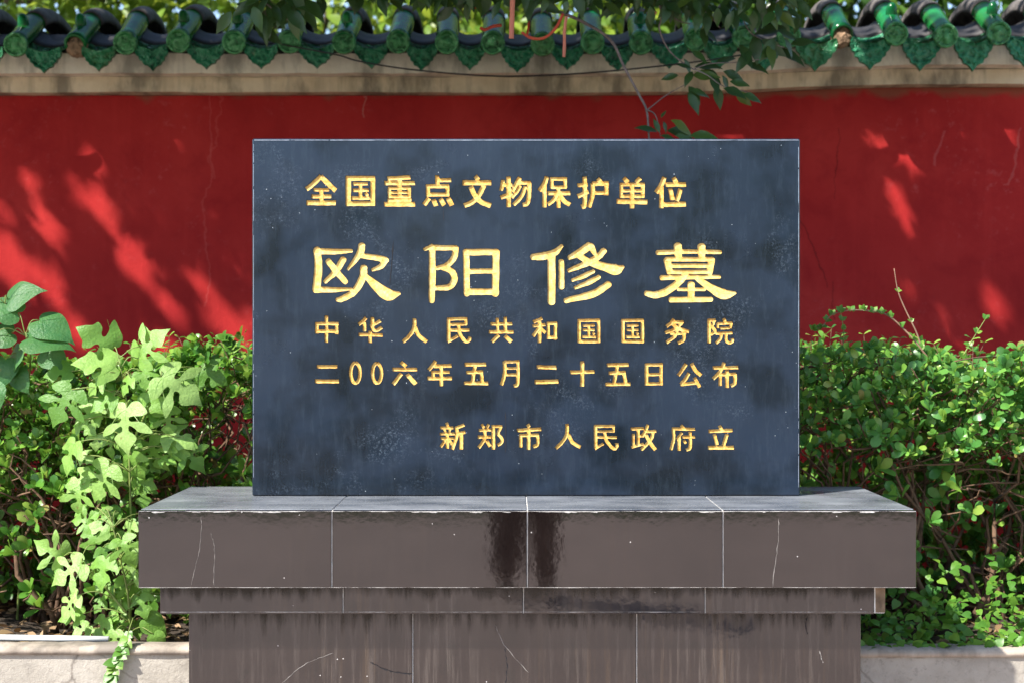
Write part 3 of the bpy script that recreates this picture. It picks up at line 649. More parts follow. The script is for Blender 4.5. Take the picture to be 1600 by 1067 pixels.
  (B6, [L(30, (962, 92), (988, 124)), L(30, (866, 130), (1108, 135)), L(32, (880, 128), (885, 230), (857, 350)), L(28, (972, 168), (917, 243)), L(36, (940, 218), (940, 358)), L(28, (972, 215), (1108, 215)), L(34, (1056, 158), (1056, 318), (1016, 352)), L(28, (988, 247), (1012, 284))]),
  (B6, [L(34, (1362, 97), (1382, 138)), L(36, (1248, 156), (1498, 145)), L(36, (1308, 183), (1337, 299)), L(38, (1442, 183), (1404, 304)), L(40, (1242, 325), (1512, 325))])]]
TEXT = ['top line of small gold characters', 'large gold characters of the second line', 'small gold characters of the third line', 'small gold characters of the dated fourth line', 'short bottom line of gold characters']
cutV = []; cutF = []
def outline(st, fr, rnd):
    ox, oy, sc = fr
    pts = crom([(ox + x / sc, oy + y / sc, w_ / sc) for x, y, w_ in st], 6 if len(st) > 2 else 8)
    pts = [np.array(p) for p in pts]
    if rnd:   # rounded ends
        def cap_(p, q, n=4):
            d = p[:2] - q[:2]; d /= max(1e-6, np.hypot(*d)); r = p[2] / 2; o = []
            for k in range(1, n + 1):
                a = k / n * .97; o.append(np.array([*(p[:2] + d * r * a * .8), p[2] * math.sqrt(1 - a * a)]))
            return o
        pts = cap_(pts[0], pts[2])[::-1] + pts + cap_(pts[-1], pts[-3])
    L_, R_, C_ = [], [], []
    n = len(pts); sk = random.uniform(-.12, .12)
    for i, p in enumerate(pts):
        t = pts[min(i + 1, n - 1)][:2] - pts[max(i - 1, 0)][:2]; t = t / max(1e-6, np.hypot(*t)); nr = np.array([-t[1], t[0]])
        a = p[2] / 2
        ja, jb = random.uniform(-.35, .35), random.uniform(-.35, .35)
        if p[2] < 2.0: ja *= .3; jb *= .3
        e = t * a * sk if not rnd and i in (0, n - 1) else 0
        C_.append(p[:2]); L_.append(p[:2] + nr * (a + ja) + e); R_.append(p[:2] - nr * (a + jb) - e)
    return L_, C_, R_
DEPTH = .0062
def W2(q, y): v = P(q[0], q[1], SY); return (v.x, y, v.z)
gold = []
for li, line in enumerate(LINES):
    holder = []
    for fr, strokes in line:
        b = MB(); k = 0
        for st in strokes:
            L_, C_, R_ = outline(st, fr, li == 1)
            n = len(C_); k += 1; yb = SY + .0050 - k * .00016
            vs = []
            for i in range(n):
                a, c_, d = L_[i], C_[i], R_[i]
                m1, m2 = a * .62 + c_ * .38, d * .62 + c_ * .38
                vs += [W2(a, yb - .0007), W2(m1, yb - .0002), W2(c_, yb + .0003 + random.uniform(-.0003, .0002)), W2(m2, yb - .0002), W2(d, yb - .0007)]
            fs = [(5 * i + j, 5 * i + j + 1, 5 * i + j + 6, 5 * i + j + 5) for i in range(n - 1) for j in range(4)]
            b.add(vs, fs, 0, False)
            # cutter prism for the recess
            base = len(cutV); g_ = .35
            for i in range(n):
                a, c_, d = L_[i], C_[i], R_[i]
                ua = (a - c_) / max(1e-6, np.hypot(*(a - c_))); ud = (d - c_) / max(1e-6, np.hypot(*(d - c_)))
                e = 0
                if i in (0, n - 1):
                    t = C_[1] - C_[0] if i == 0 else C_[-1] - C_[-2]; e = t / max(1e-6, np.hypot(*t)) * g_ * (-1 if i == 0 else 1)
                a2, d2 = a + ua * g_ + e, d + ud * g_ + e
                dd = SY + DEPTH + (base % 97) * 1e-6
                cutV += [W2(a2, SY - .01), W2(d2, SY - .01), W2(a2, dd), W2(d2, dd)]
            for i in range(n - 1):
                q = base + 4 * i
                cutF += [(q, q + 1, q + 5, q + 4), (q + 2, q + 6, q + 7, q + 3), (q, q + 4, q + 6, q + 2), (q + 1, q + 3, q + 7, q + 5)]
            cutF += [(base, base + 2, base + 3, base + 1), (base + 4 * (n - 1), base + 4 * n - 3, base + 4 * n - 1, base + 4 * n - 2)]
        holder.append(b)
    gold.append(holder)
# the slab itself, with the strokes carved out of its face
sb = MB().box((SX0, SY, SZ0), (SX1, SY + .165, SZ1), .004)
me = bpy.data.meshes.new('slab'); me.from_pydata(sb.v, [], sb.f); me.update()
slab0 = bpy.data.objects.new('slab_blank', me); COL.objects.link(slab0)
mc = bpy.data.meshes.new('cutter'); mc.from_pydata(cutV, [], cutF); mc.update()
bm = bmesh.new(); bm.from_mesh(mc); bmesh.ops.recalc_face_normals(bm, faces=bm.faces[:]); bm.to_mesh(mc); bm.free()
cut = bpy.data.objects.new('cutter', mc); COL.objects.link(cut)
md = slab0.modifiers.new('carve', 'BOOLEAN'); md.operation = 'DIFFERENCE'; md.object = cut; md.solver = 'EXACT'; md.use_self = True
dg = bpy.context.evaluated_depsgraph_get(); ev = slab0.evaluated_get(dg)
carved = bpy.data.meshes.new_from_object(ev)
bpy.data.objects.remove(slab0); bpy.data.objects.remove(cut)
print('carved slab faces', len(carved.polygons))
carved.materials.clear()
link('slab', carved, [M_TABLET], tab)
for gi, (holder, lab) in enumerate(zip(gold, TEXT)):
    ln = empty('inscription_line', (0, 0, 0), parent=tab); ln['label'] = lab; ln.location = -tab.location
    for b in holder: b.build('character', M_GOLD2 if gi == 1 else M_GOLD, ln)
# pale worn arris along the top and sides, hairline cracks
b = MB()
def edge_run(p0, p1, n, wmax):
    for _ in range(n):
        t = random.random(); L_ = random.uniform(.01, .07); d = (p1 - p0); D = d.length; d = d / D
        a = p0 + d * (t * D); c_ = p0 + d * min(D, t * D + L_); wv = random.uniform(.0006, wmax)
        s_ = Vector((0, 0, -1)) if abs(d.x) > .5 else Vector((1 if p0.x < 0 else -1, 0, 0))
        y = -random.uniform(.0003, .0009); o = Vector((0, y, 0))
        b.add([a + o, c_ + o, c_ + o + s_ * wv, a + o + s_ * wv], [(0, 1, 2, 3)])
e = .0042
edge_run(Vector((SX0 + e, SY, SZ1 - e)), Vector((SX1 - e, SY, SZ1 - e)), 260, .0018)
edge_run(Vector((SX0 + e, SY, SZ0 + e)), Vector((SX0 + e, SY, SZ1 - e)), 40, .0009)
edge_run(Vector((SX1 - e, SY, SZ0 + e)), Vector((SX1 - e, SY, SZ1 - e)), 60, .0011)
b.build('chipped_edge', M_EDGE, tab)
for wd, pts in ((.0017, [(614.5, 376), (612.5, 405), (609, 447)]), (.0012, [(789.6, 643), (790, 675), (789.6, 707)]), (.0009, [(693, 329), (693, 337), (693.4, 346)])):
    ribbon(MB(), jit(pts, 5, .15), wd, SY - .0007).build('crack', M_DARK, tab)

# ------------------------------------------------------------------ planter walls and what lies by them
PY = 4.33
def planter(px_in, side, top_py, lab):
    z = CAMZ + (533.5 - top_py) / FPX * PY; xi = wx(px_in, 4.13) if side < 0 else wx(px_in, 4.13)
    xo = -4.4 if side < 0 else 4.4; x0, x1 = min(xi, xo), max(xi, xo)
    r = empty('planter_wall', ((x0 + x1) / 2, PY + .04, 0), lab, 'planter wall')
    b = MB(); n = 60; vs = []
    for i in range(n + 1):
        x = x0 + (x1 - x0) * i / n; y = PY + .006 + random.uniform(-.0015, .0015)
        vs += [(x, y, 0), (x, y, z - .026), (x, PY + .085, z - .026), (x, PY + .085, 0)]
    b.add(vs, [(i * 4 + j, i * 4 + (j + 1) % 4, i * 4 + 4 + (j + 1) % 4, i * 4 + 4 + j) for i in range(n) for j in range(4)]).build('wall_face', M_PLANT, r)
    b = MB(); vs = []; sec = [(-.004, -.025), (-.006, -.010), (.004, -.002), (.03, 0), (.075, -.001), (.088, -.012), (.088, -.025)]
    for i in range(n + 1):
        x = x0 + (x1 - x0) * i / n
        for (dy, dz_) in sec: vs.append((x, PY + dy + random.uniform(-.002, .002), z + dz_ + (random.uniform(-.0025, .002) if dz_ > -.02 else 0)))
    k = len(sec)
    b.add(vs, [(i * k + j, i * k + (j + 1) % k, (i + 1) * k + (j + 1) % k, (i + 1) * k + j) for i in range(n) for j in range(k)], 0, True).build('coping', M_COPE, r)
    return r
planter(295, -1, 1009, 'sunlit cracked concrete planter wall left of the pedestal')
planter(1345, 1, 1013, 'grey shaded concrete planter wall right of the pedestal')
b = MB(); q0, q1 = P(-240, 992, 4.47), P(170, 998, 4.45)
b.tube([q0.lerp(q1, t) for t in np.linspace(0, 1, 6)], .010, 10)
tag(b.build('pipe', M_PIPE), 'thin white pipe lying along the soil behind the left planter coping', 'pipe')

# ------------------------------------------------------------------ leaves
def leaf_template(outline_half, nl=1, grid=.12, droop=.25, fold=.18, veins=(), vw=.014):
    out = [tuple(q) for q in crom(outline_half, nl)] if nl > 1 else list(outline_half)
    right = out; left = [(-x, y) for x, y in out[::-1]][1:-1]
    poly = [Vector(p) for p in right + left]; ne = len(poly)
    inner = []
    def inside(q):
        c = False
        for i in range(ne):
            a, d = poly[i], poly[(i + 1) % ne]
            if (a.y > q.y) != (d.y > q.y) and q.x < (d.x - a.x) * (q.y - a.y) / (d.y - a.y) + a.x: c = not c
        return c
    ys_ = np.arange(.05, 1.0, grid)
    for y in ys_:
        for x in np.arange(-.6, .61, grid):
            q = Vector((x, y))
            if inside(q) and min((q - p).length for p in poly) > grid * .4: inner.append(q)
    rv, re, rf, *_ = delaunay_2d_cdt(poly + inner, [(i, (i + 1) % ne) for i in range(ne)], [], 0, 1e-5)
    tri = [f for f in rf if inside((rv[f[0]] + rv[f[1]] + rv[f[2]]) / 3)]
    V = [(v.x, v.y) for v in rv]; F = list(tri); mi = [0] * len(F)
    def zf(x, y): return fold * abs(x) - droop * (y - .25) ** 2 * (1 if y > .25 else .5) - .35 * x * x + .02 * math.sin(9 * y + 5 * x)
    V3 = [(x, y, zf(x, y)) for x, y in V]
    for ln in veins:
        pts = [np.array(p, float) for p in crom(ln, 5)]; b0 = len(V3)
        for i, p in enumerate(pts):
            t = pts[min(i + 1, len(pts) - 1)] - pts[max(i - 1, 0)]; t = t / np.hypot(*t); nr = np.array([-t[1], t[0]]); w_ = vw * (1 - .8 * i / (len(pts) - 1))
            for s_ in (1, -1): x, y = p + nr * w_ * s_; V3.append((x, y, zf(x, y) + .006))
        for i in range(len(pts) - 1):
            a = b0 + 2 * i; F += [(a, a + 1, a + 3), (a, a + 3, a + 2)]; mi += [1, 1]
    return np.array(V3), np.array(F), np.array(mi)
OBOV = leaf_template([(.0, .0), (.05, .08), (.12, .28), (.22, .55), (.25, .75), (.19, .92), (0, 1.0)], 1, .34, .35, .35)
LANCE = leaf_template([(.0, .0), (.10, .12), (.21, .34), (.22, .52), (.15, .74), (.06, .92), (0, 1.05)], 1, .3, .3, .3)
TRILOBE = leaf_template([(0, .05), (.12, -.02), (.34, .05), (.42, .25), (.36, .5), (.2, .78), (0, 1.0)], 1, .3, .3, .2)
V5 = [[(0, 0), (0, .5), (0, .97)], [(0, .03), (.25, .2), (.55, .53)], [(0, .03), (-.25, .2), (-.55, .53)], [(0, .02), (.2, .03), (.44, .12)], [(0, .02), (-.2, .03), (-.44, .12)]]
LOBED = leaf_template([(0, .03), (.10, -.12), (.28, -.13), (.44, -.02), (.55, .14), (.42, .22), (.26, .22), (.14, .24), (.12, .30), (.20, .345), (.36, .35), (.55, .40), (.72, .60), (.52, .61), (.36, .57), (.27, .49), (.14, .43), (.09, .47), (.10, .55), (.20, .60), (.30, .70), (.23, .82), (.11, .93), (0, 1.10)], 3, .13, .35, .12, V5, .013)
LOBED_C = leaf_template([(0, .03), (.10, -.12), (.28, -.13), (.44, -.02), (.55, .14), (.42, .22), (.26, .22), (.14, .24), (.12, .30), (.20, .345), (.36, .35), (.55, .40), (.72, .60), (.52, .61), (.36, .57), (.27, .49), (.14, .43), (.09, .47), (.10, .55), (.20, .60), (.30, .70), (.23, .82), (.11, .93), (0, 1.10)], 3, .13, .85, .42, V5, .013)
LOBED2 = leaf_template([(0, .03), (.14, -.10), (.36, -.04), (.50, .12), (.66, .36), (.48, .39), (.32, .34), (.16, .34), (.12, .40), (.18, .47), (.30, .52), (.38, .68), (.24, .76), (.15, .90), (0, 1.07)], 3, .13, .3, .15, V5[:3] + [[(0, .03), (.25, .12), (.52, .3)]], .013)
HEART = leaf_template([(0, .06), (.10, -.06), (.28, -.07), (.43, .08), (.47, .28), (.38, .54), (.22, .77), (.08, .93), (0, 1.08)], 3, .15, .4, .1, [[(0, 0), (0, .5), (0, .98)], [(0, .1), (.2, .3), (.38, .45)], [(0, .1), (-.2, .3), (-.38, .45)]], .011)
def norm(a): return a / np.maximum(1e-9, np.linalg.norm(a, axis=-1, keepdims=True))
def cloud(name, tpl, pos, tip, nrm, size, mats, parent=None):
    """leaves as one mesh: tip = direction of the blade, nrm = upper side"""
    V, F, mi = tpl; pos, tip, nrm = np.asarray(pos, float), norm(np.asarray(tip, float)), np.asarray(nrm, float)
    n = len(pos); nrm = norm(nrm - tip * (nrm * tip).sum(1, keepdims=True)); sx = np.cross(tip, nrm)
    size = np.broadcast_to(np.asarray(size, float), (n,))
    W = (pos[:, None] + (V[None, :, 0, None] * sx[:, None] + V[None, :, 1, None] * tip[:, None] + V[None, :, 2, None] * nrm[:, None]) * size[:, None, None]).reshape(-1, 3)
    FF = (F[None] + (np.arange(n) * len(V))[:, None, None]).reshape(-1, 3)
    return np_mesh(name, W, FF, mats, parent, np.tile(mi, n) if mi.any() else None)
def rosettes(cen, axis, k=6, spread=.75):
    """k leaves around each twig end"""
    cen, axis = np.asarray(cen, float), norm(np.asarray(axis, float)); n = len(cen)
    h = norm(np.cross(axis, norm(rng.normal(size=(n, 3))))); g_ = np.cross(axis, h)
    pos, tip, nr = [], [], []
    for j in range(k):
        a = 2 * math.pi * j / k + rng.uniform(-.35, .35, n); r = h * np.cos(a)[:, None] + g_ * np.sin(a)[:, None]
        el = rng.uniform(.25, .95, n)[:, None] * spread * (1.2 if j % 2 else .7)
        t = norm(r * el + axis * (1.05 - .55 * el)); pos.append(cen + axis * rng.uniform(-.02, .005, n)[:, None]); tip.append(t); nr.append(norm(axis - r * .3 + rng.normal(size=(n, 3)) * .15))
    return np.concatenate(pos), np.concatenate(tip), np.concatenate(nr)

# ------------------------------------------------------------------ hedges
def hedge(label, x0, x1, yf, yb, top_f, band, n_top, n_low, mat, gap_low=None, seed=1, thin=None):
    global rng
    rng = np.random.default_rng(seed); random.seed(seed)
    r = empty('hedge', ((x0 + x1) / 2, (yf + yb) / 2, .5), label, 'hedge', 'clipped hedges behind the planter walls')
    # crown
    n = n_top; x = rng.uniform(x0, x1, n); d = rng.random(n) ** 1.5; y = yf + (yb - yf) * d
    bump_ = .035 * np.sin(x * 9 + seed) * np.sin(y * 11) + .025 * np.sin(x * 23)
    tz = np.array([top_f(v) for v in x]) + bump_
    sh = rng.random(n) ** 1.6; z = tz - band * sh * (1.1 - .3 * d)
    y = y + np.where(rng.random(n) < .25, -.06 * rng.random(n), 0)
    keep = np.ones(n, bool)
    if thin is not None: keep = rng.random(n) < np.array([thin(a, c_) for a, c_ in zip(x, z)])
    c1 = np.stack([x, y, z], 1)[keep]
    out = np.clip((yf + .25 - c1[:, 1]) / .3, 0, 1)[:, None]
    ax1 = np.array([[-.15, -.25, 1.0]]) + out * np.array([[0, -.9, -.25]]) + rng.normal(size=c1.shape) * .4
    # stray rosettes low on the stems
    n = n_low; x = rng.uniform(x0, x1, n); z = .56 + (np.array([top_f(v) for v in x]) - band - .50) * rng.random(n) ** .8; y = yf + .02 + (yb - yf) * .6 * rng.random(n) ** 1.5
    c2 = np.stack([x, y, z], 1)
    if gap_low is not None: c2 = c2[np.array([rng.random() < gap_low(a, c_) for a, _, c_ in c2])]
    ax2 = np.array([[-.1, -.8, .6]]) + rng.normal(size=c2.shape) * .4
    n = int(n_top * .8); x = rng.uniform(x0, x1, n); y = yf + .35 + (yb - yf - .25) * rng.random(n)
    c3 = np.stack([x, y, .54 + (np.array([top_f(v) for v in x]) - .62) * rng.random(n)], 1)
    if thin is not None: c3 = c3[rng.random(n) < np.array([thin(a, c_) for a, c_ in zip(c3[:, 0], c3[:, 2])])]
    p3, t3, n3_ = rosettes(c3, np.array([[-.1, -.8, .5]]) + rng.normal(size=c3.shape) * .6)
    p1, t1, n1_ = rosettes(c1, ax1); p2, t2, n2_ = rosettes(c2, ax2, 6, .95)
    s1 = rng.uniform(.022, .056, len(p1)); s2_ = rng.uniform(.038, .076, len(p2))
    # stems
    b = MB(); nb = int((x1 - x0) * 11)
    for i in range(nb):
        bx = x0 + (x1 - x0) * (i + random.random()) / nb; by = random.uniform(yf + .15, yb - .2)
        for _ in range(random.randint(3, 5)):
            tx = bx + random.gauss(0, .28); tx = min(x1, max(x0, tx)); ty = random.uniform(yf + .02, yb - .1); tz_ = top_f(tx) - random.uniform(.05, .25)
            pth = wiggle((bx + random.uniform(-.04, .04), by, .48), (tx, ty, tz_), 8, .035)
            r0 = random.uniform(.006, .013); b.tube(pth, [r0 * (1 - .7 * k / 8) for k in range(9)], 6)
            for _ in range(random.randint(3, 5)):
                k = random.randint(2, 7); s_ = pth[k]; e = s_ + Vector((random.gauss(0, .14), random.gauss(-.06, .10), random.uniform(-.02, .22)))
                e.y = max(yf - .03, e.y); e.z = min(e.z, top_f(e.x) - .02)
                b.tube(wiggle(s_, e, 5, .014), [.0045 * (1 - .12 * j) for j in range(6)], 5)
    for c_ in list(c2[::1]) + list(c1[::4]):     # a twig to every low rosette and many upper ones
        a = Vector(c_); s_ = a + Vector((random.gauss(0, .09), random.uniform(.05, .18), random.uniform(-.14, .03)))
        b.tube(wiggle(s_, a, 4, .01), [.004, .0035, .003, .0025, .002], 5)
    # soft new shoots standing above the clipped top
    pp, tt, nn_ = [], [], []
    for _ in range(int((x1 - x0) * 26)):
        x = random.uniform(x0, x1); y = random.uniform(yf, yf + .5); z = top_f(x) - .02; h = random.uniform(.03, .12)
        e = Vector((x + random.gauss(0, .035), y, z + h)); pth = wiggle((x, y, z - .05), e, 4, .006); b.tube(pth, [.0018, .0016, .0014, .0012, .001], 4)
        for k, q in enumerate(pth[1:]):
            for s_ in (-1, 1): pp.append(q); tt.append((s_ * random.uniform(.4, 1), random.uniform(-.6, .3), random.uniform(.1, .8))); nn_.append((0, -.4, 1))
    b.build('branches', M_BRANCH, r)
    p4 = np.array([tuple(q) for q in pp])
    cloud('foliage', OBOV, np.concatenate([p1, p2, p3, p4]), np.concatenate([t1, t2, t3, np.array(tt)]), np.concatenate([n1_, n2_, n3_, np.array(nn_)]),
          np.concatenate([s1, s2_, rng.uniform(.04, .065, len(p3)), rng.uniform(.018, .034, len(p4))]), mat, r)
    return r
def topL(x): return 1.405 + .02 * math.sin(x * 5) + (.03 if x > -1.25 else 0) - .05 * sstep(-1.7, -2.4, x) * 0
def topR(x): return 1.432 + .015 * math.sin(x * 6 + 1)
def lowL(x, z): return 1.0
def thinL(x, z):      # sparse corner by the tablet where the red wall shows through
    return .22 if (x > -1.13 and z < 1.27) else 1.0
hedge('leafy hedge left of the tablet with lobed-leaf saplings in front', -3.6, -.86, 4.74, 5.55, topL, .36, 2300, 260, M_HEDGE, None, 11, thinL)
hedge('clipped hedge right of the tablet with bare brown stems showing below', .93, 3.6, 4.72, 5.60, topR, .29, 2200, 110, M_HEDGE_R, None, 23)

# ------------------------------------------------------------------ ground cover along the right planter, litter on the soil
rng = np.random.default_rng(31); random.seed(31)
n = 2600; x = rng.uniform(1.03, 3.6, n); y = 4.36 + .55 * rng.random(n) ** 1.2; hgt = np.clip((x - 1.0) / .5, .15, 1) * (.06 + .22 * np.clip((y - 4.4) / .35, 0, 1))
z = .52 + hgt * rng.random(n)
tip = np.stack([rng.normal(size=n) * .7, -.5 + rng.normal(size=n) * .5, rng.normal(size=n) * .4], 1); nr = np.stack([-.2 + rng.normal(size=n) * .3, -.6 + rng.normal(size=n) * .3, .8 + 0 * x], 1)
o = cloud('ground_cover', TRILOBE, np.stack([x, y, np.maximum(z, np.where(y < 4.42, .565, .52))], 1), tip, nr, rng.uniform(.018, .042, n), M_COVER)
tag(o, 'small-leaved creeping plants covering the bed behind the right planter coping', 'ground cover', kind='stuff')
n = 1500; x = rng.uniform(-3.4, -.86, n); y = rng.uniform(4.43, 5.6, n)
tip = rng.normal(size=(n, 3)) * np.array([1, 1, .25]); o = cloud('leaf_litter', LANCE, np.stack([x, y, .515 + .03 * rng.random(n)], 1), tip, np.array([[0, 0, 1.]]) + rng.normal(size=(n, 3)) * .4, rng.uniform(.025, .06, n), M_DRY)
tag(o, 'dry fallen leaves on the dark soil of the left planting bed', 'leaf litter', kind='stuff')
n = 1100; x = rng.uniform(1.0, 3.4, n); y = rng.uniform(4.43, 5.6, n)
tip = rng.normal(size=(n, 3)) * np.array([1, 1, .25]); o = cloud('leaf_litter', LANCE, np.stack([x, y, .515 + .03 * rng.random(n)], 1), tip, np.array([[0, 0, 1.]]) + rng.normal(size=(n, 3)) * .4, rng.uniform(.025, .06, n), M_DRY)
tag(o, 'dry fallen leaves on the dark soil of the right planting bed', 'leaf litter', kind='stuff')

# ------------------------------------------------------------------ saplings with lobed leaves (left)
def sapling(name, label, stems, leaves, tpl, mat, Y, cat='sapling', nseed=3, stem_mat=None, group=None, grow=1.03):
    """leaves: (px, py of the petiole end, length px, direction deg: 0 right, 90 down, facing tilt, depth shift, template index)"""
    rng_ = np.random.default_rng(nseed); random.seed(nseed)
    root = P(*stems[0][0][:2], Y); r = empty(name, (root.x, root.y, .5), label, cat, group)
    b = MB(); nodes = []
    for st in stems:
        pts = [P(q[0], q[1], Y + (q[2] if len(q) > 2 else 0)) for q in st]
        pts = [Vector(q) for q in crom([tuple(p) for p in pts], 5)]
        b.tube(pts, [.0048 - .003 * k / (len(pts) - 1) for k in range(len(pts))], 6); nodes += pts
    by = {}
    leaves = [(*l_[:6], 3 if l_[6] == 0 and random.random() < .5 else l_[6]) for l_ in leaves] if len(tpl) > 1 else leaves
    for (px, py, L_, ang, til, dy, ti) in leaves:
        p = P(px, py, Y + dy); a = R(ang)
        t = Vector((math.cos(a), -.12 + .25 * random.uniform(-1, 1), -math.sin(a)))
        nv = Vector((-.25 + random.uniform(-.5, .5), -.85, til + random.uniform(-.2, .45)))
        by.setdefault(ti, []).append((tuple(p), tuple(t), tuple(nv), L_ / FPX * Y * grow))
        q = min(nodes, key=lambda v: (v - p).length + (.25 if v.z > p.z else 0))
        mid = q.lerp(p, .5) + Vector((0, -.01, .02)); b.tube(crom([tuple(q), tuple(mid), tuple(p)], 4), .0018, 5)
    b.build('stem', stem_mat or M_STEM, r)
    for ti, ls in by.items():
        for l_ in ls:
            cloud('leaf', tpl[ti], np.array([l_[0]]), np.array([l_[1]]), np.array([l_[2]]), [l_[3]], mat, r)
    return r
TP = [LOBED, LOBED2, HEART, LOBED_C]
up = [(198, 636, 66, 92, .55, -.06, 0), (252, 588, 68, 32, .55, -.03, 0), (182, 572, 62, 190, .9, .0, 1), (178, 545, 60, 215, .35, .06, 1), (216, 560, 60, -48, .4, .03, 0), (112, 608, 58, 118, .6, -.03, 0),
      (118, 690, 52, 112, .6, -.05, 1), (170, 728, 56, 118, .7, -.05, 0), (178, 618, 40, 150, .6, -.02, 1), (228, 612, 44, 45, .7, -.02, 1), (232, 690, 50, 60, .4, .05, 0), (262, 676, 46, 25, .7, .03, 1), (112, 580, 42, 175, .5, .04, 1),
      (315, 576, 44, 30, .3, .08, 1), (222, 580, 36, 70, .6, .0, 1), (150, 640, 40, 140, .5, .03, 1), (205, 590, 30, 120, .6, -.04, 1), (285, 700, 44, 40, .35, .05, 0), (140, 742, 44, 150, .5, .02, 1), (128, 756, 50, 100, .6, .0, 0), (235, 545, 34, 250, .5, .05, 1),
      (196, 668, 34, 170, .5, .03, 1), (205, 710, 42, 70, .6, -.01, 1), (260, 640, 40, 80, .5, .02, 0), (160, 590, 36, 135, .7, -.03, 1)]
lo_ = [(100, 868, 52, 205, .4, .03, 0), (128, 880, 58, 150, .7, -.02, 0), (165, 872, 52, 100, .7, -.03, 1), (190, 842, 46, 60, .7, -.03, 0), (120, 930, 48, 130, .65, -.04, 0), (130, 958, 42, 170, .6, .0, 1), (165, 965, 44, 110, .5, .02, 1),
       (205, 870, 42, 20, .6, .0, 1), (195, 900, 44, 60, .5, .02, 0), (172, 830, 40, 200, .6, .02, 1), (150, 850, 40, 235, .6, .03, 1), (218, 930, 40, 70, .5, .02, 1), (228, 965, 46, 40, .4, .02, 2), (190, 940, 40, 120, .5, .03, 1), (205, 815, 36, 100, .5, .03, 1), (145, 815, 36, 190, .4, .06, 0), (215, 895, 34, 20, .5, .0, 1), (180, 985, 34, 90, .5, -.02, 1), (240, 990, 34, 60, .4, .0, 2)]
random.seed(21)
lo_ += [(random.gauss(175, 38), random.uniform(785, 985), random.uniform(22, 38), random.uniform(20, 170), random.uniform(.4, .9), random.uniform(.02, .14), random.choice((0, 1, 1, 1))) for _ in range(34)]
up += [(random.gauss(195, 50), random.uniform(590, 770), random.uniform(20, 40), random.uniform(10, 170), random.uniform(.4, .9), random.uniform(.0, .12), random.choice((0, 1, 1))) for _ in range(30)]
sapling('sapling', 'tall pale green sapling with deeply lobed leaves left of the tablet', [[(203, 995, .1), (206, 860, .05), (203, 760), (199, 640), (186, 560)], [(203, 700), (230, 640), (255, 590)]], up, TP, M_MULB, 4.62, 'sapling', 5, None, 'lobed-leaf saplings left of the pedestal')
sapling('sapling', 'low sprawling sapling with lobed leaves beside the left end of the pedestal', [[(205, 1000, .05), (200, 930), (185, 860), (175, 815)], [(200, 960), (150, 900), (120, 870)]], lo_, TP, M_MULB, 4.52, 'sapling', 8, None, 'lobed-leaf saplings left of the pedestal', .92)
br_ = [(30, 490, 58, 200, .5, 0, 0), (12, 468, 60, -20, .5, .02, 0), (60, 500, 64, 25, .6, 0, 0), (42, 528, 70, 5, .9, -.03, 0), (20, 520, 55, 165, .6, .02, 0), (30, 545, 55, 120, .5, .04, 0), (70, 548, 48, 35, .3, .06, 0), (-20, 470, 60, 200, .5, 0, 0), (8, 560, 52, 100, .4, .03, 0), (-10, 520, 60, 170, .6, 0, 0), (25, 580, 40, 60, .4, .05, 0), (-15, 600, 50, 80, .5, .0, 0)]
sapling('sapling', 'broad smooth heart-leaved sapling at the far left edge above the hedge', [[(25, 1000, .45), (38, 760, .42), (30, 600, .25), (12, 500, .05), (8, 470)], [(36, 660, .35), (48, 560, .08), (40, 525)]], br_, [HEART], M_HEART, 4.66, 'sapling', 12, None, None, 1.0)
# little creeper hanging over the left coping
random.seed(4); r = empty('creeper', tuple(P(195, 1000, 4.40)), 'pale green creeper trailing over the left planter coping', 'creeper')
b = MB(); pts = [P(208, 965, 4.40), P(196, 1000, 4.33), P(184, 1028, 4.315), P(172, 1056, 4.315), P(170, 1085, 4.315)]; b.tube(crom([tuple(p) for p in pts], 5), .0014, 5); b.build('stem', M_STEM, r)
pp, tt = [], []
for q in crom([tuple(p) for p in pts], 5)[3:]:
    for s_ in (-1, 1): pp.append(q); tt.append((s_ * random.uniform(.3, 1), -.5, random.uniform(-.8, .1)))
cloud('leaf', TRILOBE, pp, tt, np.array([[-.2, -.8, .5]] * len(pp)), np.random.default_rng(2).uniform(.018, .04, len(pp)), M_COVER, r)
# arching shoot and the bare stick above the right hedge
def shoot(name, label, px_pts, Y, rad, mat, leafy, ls, cat='shoot'):
    pts = [Vector(q) for q in crom([tuple(P(a, c_, Y)) for a, c_ in px_pts], 6)]; n = len(pts)
    r = empty(name, tuple(pts[0]), label, cat)
    MB().tube(pts, [rad * (1 - .6 * k / (n - 1)) for k in range(n)], 6).build('stem', mat, r)
    pp, tt = [], []
    for q in pts[::leafy][1:]:
        for s_ in (-1, 0, 1): pp.append(tuple(q)); tt.append((s_ * random.uniform(.3, 1) + random.gauss(0, .2), random.uniform(-.6, .2), random.uniform(0, 1)))
    if pp: cloud('leaf', TRILOBE, pp, tt, np.array([[-.1, -.7, .6]] * len(pp)), ls, M_COVER, r)
shoot('shoot', 'long thin brown shoot arching over the right hedge', [(1452, 562), (1425, 528), (1390, 495), (1365, 487), (1330, 485), (1300, 492), (1285, 510), (1270, 515)], 4.86, .0036, M_RED_STEM, 3, .022)
shoot('shoot', 'straight bare stick standing up from the right hedge', [(1442, 552), (1432, 520), (1415, 485), (1403, 455), (1397, 420)], 4.9, .0032, M_RED_STEM, 9, .014)
shoot('shoot', 'upright green shoot beside the arching brown one', [(1318, 545), (1318, 515), (1313, 485)], 4.84, .0024, M_STEM, 3, .02)
shoot('shoot', 'slanting green shoot near the right edge of the hedge', [(1505, 555), (1520, 530), (1540, 498)], 4.84, .0024, M_STEM, 4, .02)
shoot('shoot', 'dark leafy sprig above the left hedge beside the tablet', [(372, 575), (362, 548), (350, 528)], 5.0, .0022, M_STEM, 1, .034)

